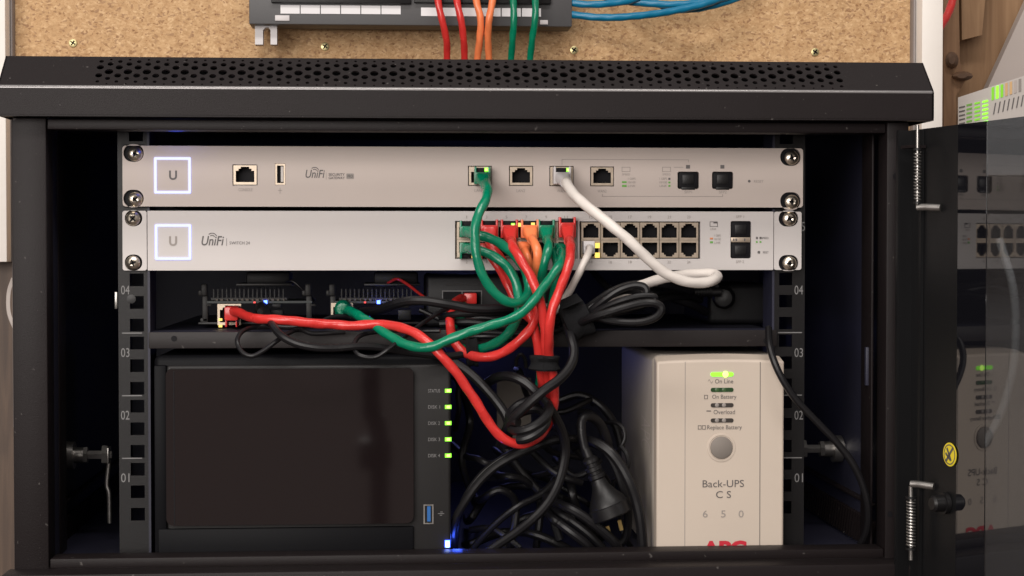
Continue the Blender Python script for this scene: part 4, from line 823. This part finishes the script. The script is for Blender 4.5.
# cord from the wide strap down into the coil
bc([(567, 325, -30), (571, 338, -38), (574, 350, -42), (572.5, 361, -46), (567, 371, -50), (558, 380.5, -54), (546, 389, -56), (535, 398, -56), (524, 408, -54), (514, 418, -50), (507, 428, -42), (500, 445, -20)], .0031, 'black cord falling from the wide strap and slanting to the coil')
bc([(486, 384, 0), (494, 378.5, -18), (504, 376, -30), (515, 377.5, -38), (526, 383, -42), (536, 392, -44), (546, 404, -42), (555, 417, -36), (562, 432, -30), (565.5, 449, -26), (563, 468, -26), (557, 487, -28), (547, 504, -30), (534, 518, -30), (518, 531, -26), (496, 546, -20), (474, 562, -14)], .0031, 'black cord arching past the coil and sweeping down to the sill')
bc([(432, 350, -12), (446, 358, -20), (460, 366, -24), (473, 376, -28), (485, 388, -32), (497, 402, -34), (506, 416, -36), (509, 430, -36), (505, 446, -26)], .0030, 'black cord slanting down from behind the red cable to the coil')
def coilpath():
    out = []
    for i in range(43):
        a = i / 42 * 2.0 * 2 * math.pi; k = i / 42
        cx, cy = 530 - 2 * k, 409 + 18 * k; ex, ey = 22 - 3 * k, 11
        u, v = ex * math.cos(a + 2.4), ey * math.sin(a + 2.4); th = math.radians(-24)
        out.append((cx + u * math.cos(th) - v * math.sin(th), cy + u * math.sin(th) + v * math.cos(th), -44 + 12 * math.sin(a + 2.4) * -1))
    return out
bc(coilpath(), .0031, 'coiled turns of black cord hanging beside the red cable', 3)
# bottom tangle
bc([(452, 546, 0), (452.5, 531, -8), (457, 516, -14), (467, 499, -18), (479, 482.5, -20), (494, 468, -22), (512, 457, -22), (530, 449, -20), (547, 442.5, -14), (562, 439, -6), (580, 440, 10), (600, 446, 60)], .0027, 'outer black cord arching up from the bottom sill left of the tangle')
bc([(455, 548, 6), (457, 526, -2), (461, 508, -6), (469, 491, -8), (482, 474, -10), (498, 461, -12), (514, 452, -10), (526, 446, 0)], .0022, 'inner black cord following just inside the outer arch')
bc([(452, 444, 130), (466, 456, 60), (478, 459, 10), (487, 463.5, 0), (500, 463, 10)], .0022, 'short dark cord crossing near the storage box lights')
bc([(532, 452, 20), (545, 465, 10), (556, 473.5, 5), (568, 479, 2), (582, 483, 5)], .0022, 'black cord dipping behind the downward sweep, left of the mains plug')
bc([(520, 478, 90), (545, 474, 30), (560, 468, 20), (575, 476, 14), (590, 470, 12), (600, 460, 20)], .0020, 'dark thin cord wandering behind the mains plug neck')
bc([(536, 486, 60), (548, 498, 10), (559, 504, -6), (572, 509.5, -14), (586, 518, -16), (600, 529, -16), (613, 541, -14), (620, 552, -10)], .0032, 'black cord with blue glints slanting below the mains plug')
bc([(540, 500, 60), (550, 516, 0), (560, 524, -8), (572, 533, -12), (585, 543, -12), (592, 552, -10)], .0030, 'lower black cord slanting beside the glinting one')
bc([(540, 492, 70), (556, 512, 12), (572, 522, 4), (590, 536, 0), (604, 550, 0)], .0028, 'third slanting black cord behind its two neighbours')
bc([(573, 446, 18), (581, 441.5, 8), (591, 441.5, -2), (602, 446, -8), (612, 454, -12), (621, 466, -14), (629.5, 482, -16), (636, 500, -16), (640.5, 522, -16), (643, 550, -14)], .0034, 'thick black cord arching over the plug and down beside the cream tower')
bc([(606, 452, 4), (614, 464, 0), (620.5, 480, -2), (625.5, 498, -2), (628, 516, 0), (626, 536, 4), (618, 546, 6)], .0028, 'black cord curving inside the thick arch beside the mains plug')
bc([(580, 412, 30), (590, 414, 22), (599, 421, 18), (605, 431, 14), (609, 444, 10)], .0026, 'black cord curving above the mains plug loop')
bc([(598, 426, 34), (608, 422.5, 26), (617, 423, 20), (623.5, 429, 16), (625, 438, 14), (621, 447, 14), (615, 454, 18)], .0014, 'thin grey-edged cord making a hook beside the cream tower')
bc([(621, 446, 8), (626.5, 454, 4), (628.5, 464, 2), (624, 473, 4), (616, 480, 8), (610, 490, 12)], .0015, 'second thin hook of cord below the first')
bc([(560, 400, 60), (580, 395, 55), (600, 405, 50), (615, 425, 50), (622, 450, 50)], .0026, 'faint black cord deep behind the plug near the back')
bc([(455, 430, 40), (459, 410, 30), (458, 392, 30), (462, 380, 30)], .0018, 'thin cord rising behind the red cable beside the green lights')
bc([(462, 562, 24), (480, 540, 20), (500, 520, 14), (520, 505, 10), (540, 495, 16), (555, 480, 26), (566, 462, 60)], .0024, 'low black cord rising from the sill through the tangle')
bc([(470, 530, 30), (490, 528, 20), (505, 536, 12), (520, 548, 8)], .0022, 'low black cord bending over the cabinet floor')
bc([(500, 440, 40), (520, 470, 36), (545, 500, 34), (560, 540, 30)], .0028, 'faint black cord crossing the middle of the tangle')
bc([(768.5, 328, -14), (769.5, 345, -26), (774, 361, -32), (782, 378.5, -34), (794, 397, -34), (808, 412.5, -34), (822, 427, -34), (838, 444, -34), (853, 464, -34), (863, 486, -33), (868, 508, -31), (867, 530, -26), (858, 550, -16)], .0023, 'black cord draped over the cream tower corner toward the right side')
random.seed(23)
DL = ('under the coil', 'behind the outer arch', 'left of the mains plug', 'in the middle of the tangle', 'behind the downward sweep', 'near the sill', 'right under the small strap', 'behind the ribbed neck', 'beside the cream tower base', 'behind the lights of the storage box', 'between the arches', 'at the back floor')
DP = (((498, 452), (520, 470), (552, 482), (590, 505)), ((470, 520), (492, 492), (530, 486), (566, 500)), ((560, 462), (570, 480), (574, 500), (590, 545)), ((500, 476), (524, 480), (540, 500), (536, 552)), ((530, 430), (552, 452), (590, 462), (620, 500)), ((468, 545), (505, 532), (540, 536), (580, 556)), ((520, 372), (530, 400), (560, 412), (590, 400)), ((560, 430), (578, 450), (600, 476), (606, 500)), ((600, 470), (618, 500), (622, 530), (634, 552)), ((458, 380), (470, 420), (462, 460), (474, 500)), ((480, 500), (500, 490), (516, 505), (510, 552)), ((500, 560), (520, 520), (566, 515), (600, 540)))
for w_, p_ in zip(DL, DP):
    z_ = random.uniform(20, 75); p_ = ((p_[0][0] - 4, p_[0][1] - 3),) + p_ + ((p_[-1][0] + 3, p_[-1][1] + 4),); bc([(x, y, z_ + random.uniform(-18, 18) + (95 if i in (0, 5) else 0)) for i, (x, y) in enumerate(p_)], random.choice((.0020, .0026, .0030)), 'deep, barely lit black cord ' + w_)
# big mains plug with its cord
pg = thing('mains_plug', P(610, 512, -.02), 'black mains plug with ribbed neck and brass pins pointing down in the tangle', 'plug')
ax = (P(612, 517, -.016) - P(586, 452, -.012)).normalized(); base = P(586, 450, -.012)
ln = (P(612, 517, -.016) - base).length
def at_(k): return k * ln
m = MB().lathe(base, ax, [(at_(-.02), .0040), (at_(.10), .0046), (at_(.14), .0075), (at_(.19), .0075), (at_(.20), .0060), (at_(.25), .0060), (at_(.26), .0078), (at_(.31), .0078), (at_(.32), .0062), (at_(.36), .0062), (at_(.37), .0080), (at_(.42), .0080), (at_(.44), .0068), (at_(.55), .0085), (at_(.66), .0125), (at_(.76), .0170), (at_(.82), .0182), (at_(.83), .0192), (at_(.98), .0192), (at_(1.0), .0180), (at_(1.01), .0120)], 28)
for v in m.bm.verts:
    q = base + ax * (v.co - base).dot(ax); v.co = q + (v.co - q) * .76
obj('plug_body', m, 'black', pg)
for px, py in ((619, 520), (607, 526)):
    p = P(px, py, -.012); q = P(px + 2.5, py + 10, -.012); m = MB().tube([p, q], .0019, 4, 0); obj('pin', m, 'gold', pg)
obj('cord', MB().tube(path([(587, 456, -12), (584, 446, -11), (581.5, 433, -10), (582, 420, -8), (589, 416.5, -4), (599, 423, 4), (606, 438, 8), (610, 456, 12)]), .0033, 12), 'rubber', pg)
o = obj('grey_card', MB().pbox(497, 378, 531, 440, .09, .092), 'cardgrey'); tag(o, 'brown-grey card leaning behind the coil of black cord', 'card')
# ---- hook-and-loop straps
def strap(px, py, Y, rx, ry, w, axis, label, tabpx):
    ax = Vector(axis).normalized(); c = P(px, py, Y); v = Vector((0, 1, 0)); u = ax.cross(v).normalized(); rs = []
    m = MB(); n = 28
    def loop(r, off, seed):
        random.seed(seed); k = [random.uniform(.96, 1.08) for _ in range(n)]
        return [c + ax * off + (u * math.cos(2 * math.pi * i / n) * rx + v * math.sin(2 * math.pi * i / n) * ry) * r * k[i] for i in range(n)]
    m.rings([loop(.7, -w * .5, 1), loop(.98, -w * .47, 1), loop(1.06, -w * .36, 2), loop(.94, -w * .1, 3), loop(.90, w * .12, 2), loop(1.02, w * .34, 3), loop(1.0, w * .47, 1), loop(.7, w * .5, 1)])
    a = c - v * ry * .98 + u * rx * .2
    if 0: m.rings([[a + u * s * rx * .75 + ax * t * w * .5 - v * d for s, t in ((-1, -1), (1, -.9), (1, .7), (-1, 1))] for d in (0, .0012)])
    if px > 560: m.rings([[a + u * (rx * .8 + s) + ax * t * w * .42 - v * d + v * s for s, t in ((0, -1), (.006, -.9), (.006, .8), (0, 1))] for d in (0, .0012)])
    o = obj('cable_strap', m, 'velcro'); return tag(o, label, 'cable strap', 'black cable straps')
strap(544.5, 363, -.041, .0100, .0125, .0105, (0.02, 0, 1), 'small black strap gathering the vertical red cables', 0)
strap(577, 321, -.026, .0125, .013, .019, (1, 0, .42), 'wide black strap holding the folded black cords', 0)
strap(472, 352.5, -.018, .0098, .008, .0085, (1, 0, .05), 'small black strap around the red and green loop', 0)
o = obj('strap_loop', MB().tube(path([(516, 366, -8), (517, 358, -12), (521, 354.5, -14), (525, 359, -12), (526, 367, -8)]), .0014, 8), 'black'); M_ = tag(o, 'tiny grey hook of tie between the small strap and the red bundle', 'cable tie')
# ---- cables above the cabinet
for k, (pts, m_, lb, g) in enumerate((
    ([(436, -14, 350), (438.5, 4, 347), (442.5, 22, 348), (446.5, 40, 355), (447, 58, 365), (447, 80, 372)], 'red', 'left red cable hanging from the patch panel above the cabinet', 'red cables above the cabinet'),
    ([(455, -14, 350), (457.5, 4, 346), (461, 20, 346), (463.5, 38, 352), (464.5, 58, 362), (464, 80, 372)], 'red', 'right red cable hanging from the patch panel above the cabinet', 'red cables above the cabinet'),
    ([(474, -14, 350), (477, 4, 347), (480.5, 18, 347), (480, 36, 352), (477.5, 58, 362), (476, 80, 372)], 'orange', 'left orange cable hanging from the patch panel', 'orange cables above the cabinet'),
    ([(494, -14, 350), (492, 4, 345), (489, 20, 344), (488, 38, 352), (489, 58, 362), (490, 80, 372)], 'orange', 'right orange cable hanging from the patch panel', 'orange cables above the cabinet'),
    ([(512, -14, 350), (513.5, 4, 346), (513.8, 22, 346), (512.5, 40, 352), (511, 60, 362), (510, 80, 372)], 'green', 'left green cable hanging from the patch panel above the cabinet', 'green cables above the cabinet'),
    ([(534, -14, 350), (535.5, 4, 346), (535, 20, 346), (532.5, 38, 352), (530, 60, 362), (529, 80, 372)], 'green', 'right green cable hanging from the patch panel above the cabinet', 'green cables above the cabinet'))):
    cable('network_cable', pts, .0032, m_, lb, 'cable', g, 12)
BG = 'blue cables right of the patch panel'
cable('network_cable', [(566, 2, 372), (580, 4, 368), (596, 4.5, 366), (614, 3, 368), (632, 0, 372), (650, -8, 380)], .0033, 'blue', 'uppermost blue cable leaving the patch panel to the right', 'cable', BG, 12)
cable('network_cable', [(560, 13, 376), (574, 14.8, 368), (592, 17, 364), (612, 17.6, 362), (634, 16.2, 362), (660, 13.2, 366), (684, 8.8, 370), (706, 3.5, 374), (726, -4, 380), (745, -14, 385)], .0034, 'blue', 'lowest blue cable sagging right of the patch panel', 'cable', BG, 12)
cable('network_cable', [(600, -4, 385), (624, 1, 380), (650, 3.6, 376), (676, 4.6, 374), (702, 2, 376), (730, -4, 380), (750, -12, 386)], .0034, 'blue', 'middle blue cable crossing above the lowest one', 'cable', BG, 12)
cable('network_cable', [(640, -6, 395), (668, 8, 390), (694, 9, 385), (722, 3, 384), (748, -6, 386)], .0034, 'blue', 'rear blue cable in the shade of the others', 'cable', BG, 12)
cable('network_cable', [(955, -16, 520), (953, -2, 515), (949.5, 10, 510), (944, 21, 505), (938, 30, 500)], .0042, 'red', 'red cable at the upper right beside the white board edge', 'cable', None, 12)
cable('power_cable', [(1000, 240, 470), (1007, 262, 455), (1012, 280, 450), (1015, 300, 450), (1016, 330, 450), (1014, 365, 450), (1006, 400, 450), (996, 425, 450), (984, 446, 450)], .0042, 'whitepaint', 'pale grey cable hanging behind the glass door', 'cable', None, 12)

# ================================================================ device with slots and green lights at the upper right
YD = .47
dv = thing('slotted_device', P(990, 110, YD), 'off-white tilted device with green-lit slots above the glass door', 'network device')
m = MB(); f = [P(958, 97.5, YD), P(1060, 64, YD), P(1060, 175, YD), P(958, 175, YD)]; m.rings([f, [v + Vector((0.03, .04, 0)) for v in f]])
obj('shell', m, 'offwhite', dv)
def quad(mb, pts, Y): mb.rings([[P(a, b, Y) for a, b in pts], [P(a, b, Y + .0006) for a, b in pts]]); return mb
for r in range(6):
    for cc in range(3):
        x = 966.5 + cc * 8.0; y = 104.5 + r * 4.1 - cc * 1.7
        obj('slot_light', quad(MB(), [(x, y), (x + 5.6, y - 1.3), (x + 5.6, y + .5), (x, y + 1.8)], YD - .0008), ('leddim2', 'leddim1', 'ledgreen')[cc], dv)
for r in range(5): obj('vent_slot', quad(MB(), [(959, 107 + r * 4.1), (965, 105.6 + r * 4.1), (965, 107 + r * 4.1), (959, 108.4 + r * 4.1)], YD - .0007), 'ink', dv)
for i in range(7): x = 993 + i * 4.6; obj('vent_slot', quad(MB(), [(x + 2, 103 - i * 1.3), (x + 3.2, 102.6 - i * 1.3), (x + 1.2, 114 - i * 1.3), (x, 114.5 - i * 1.3)], YD - .0007), 'ink', dv)
for i, (k, tone) in enumerate(((0, 'leddim1'), (1, 'ledgreen'), (2, 'leddim1'), (3, 'paletan'), (4, 'paletan'), (5, 'wallgrey'), (6, 'inksoft'))):
    x = 991.6 + i * 4.5; y = 87.6 - i * 1.4; obj('status_bar', quad(MB(), [(x, y), (x + 2.6, y - .8), (x + 2.6, y + 12), (x, y + 12.8)], YD - .0008), tone, dv)
# ================================================================ camera stand in front of the rack (seen only mirrored in the gloss door)
ts = thing('camera_stand', (CAM.x + .01, -1.16, .2), 'dark camera stand column mirrored in the glossy storage box door', 'camera stand')
obj('column', MB().tube([(CAM.x - .038, -1.16, 1.24), (CAM.x - .034, -1.16, 1.08), (CAM.x - .024, -1.16, .98), (CAM.x - .030, -1.16, .2)], .0125, 14, 4), 'rubber', ts)
obj('collar', MB().lathe((CAM.x - .030, -1.16, 1.0), (0, 0, 1), [(0, .020), (.002, .0225), (.038, .0225), (.04, .019)], 18), 'black', ts)
obj('camera_body', MB().box(CAM.x - .07, CAM.x + .07, -1.30, -1.235, 1.24, 1.345, .01, 3), 'black', ts)
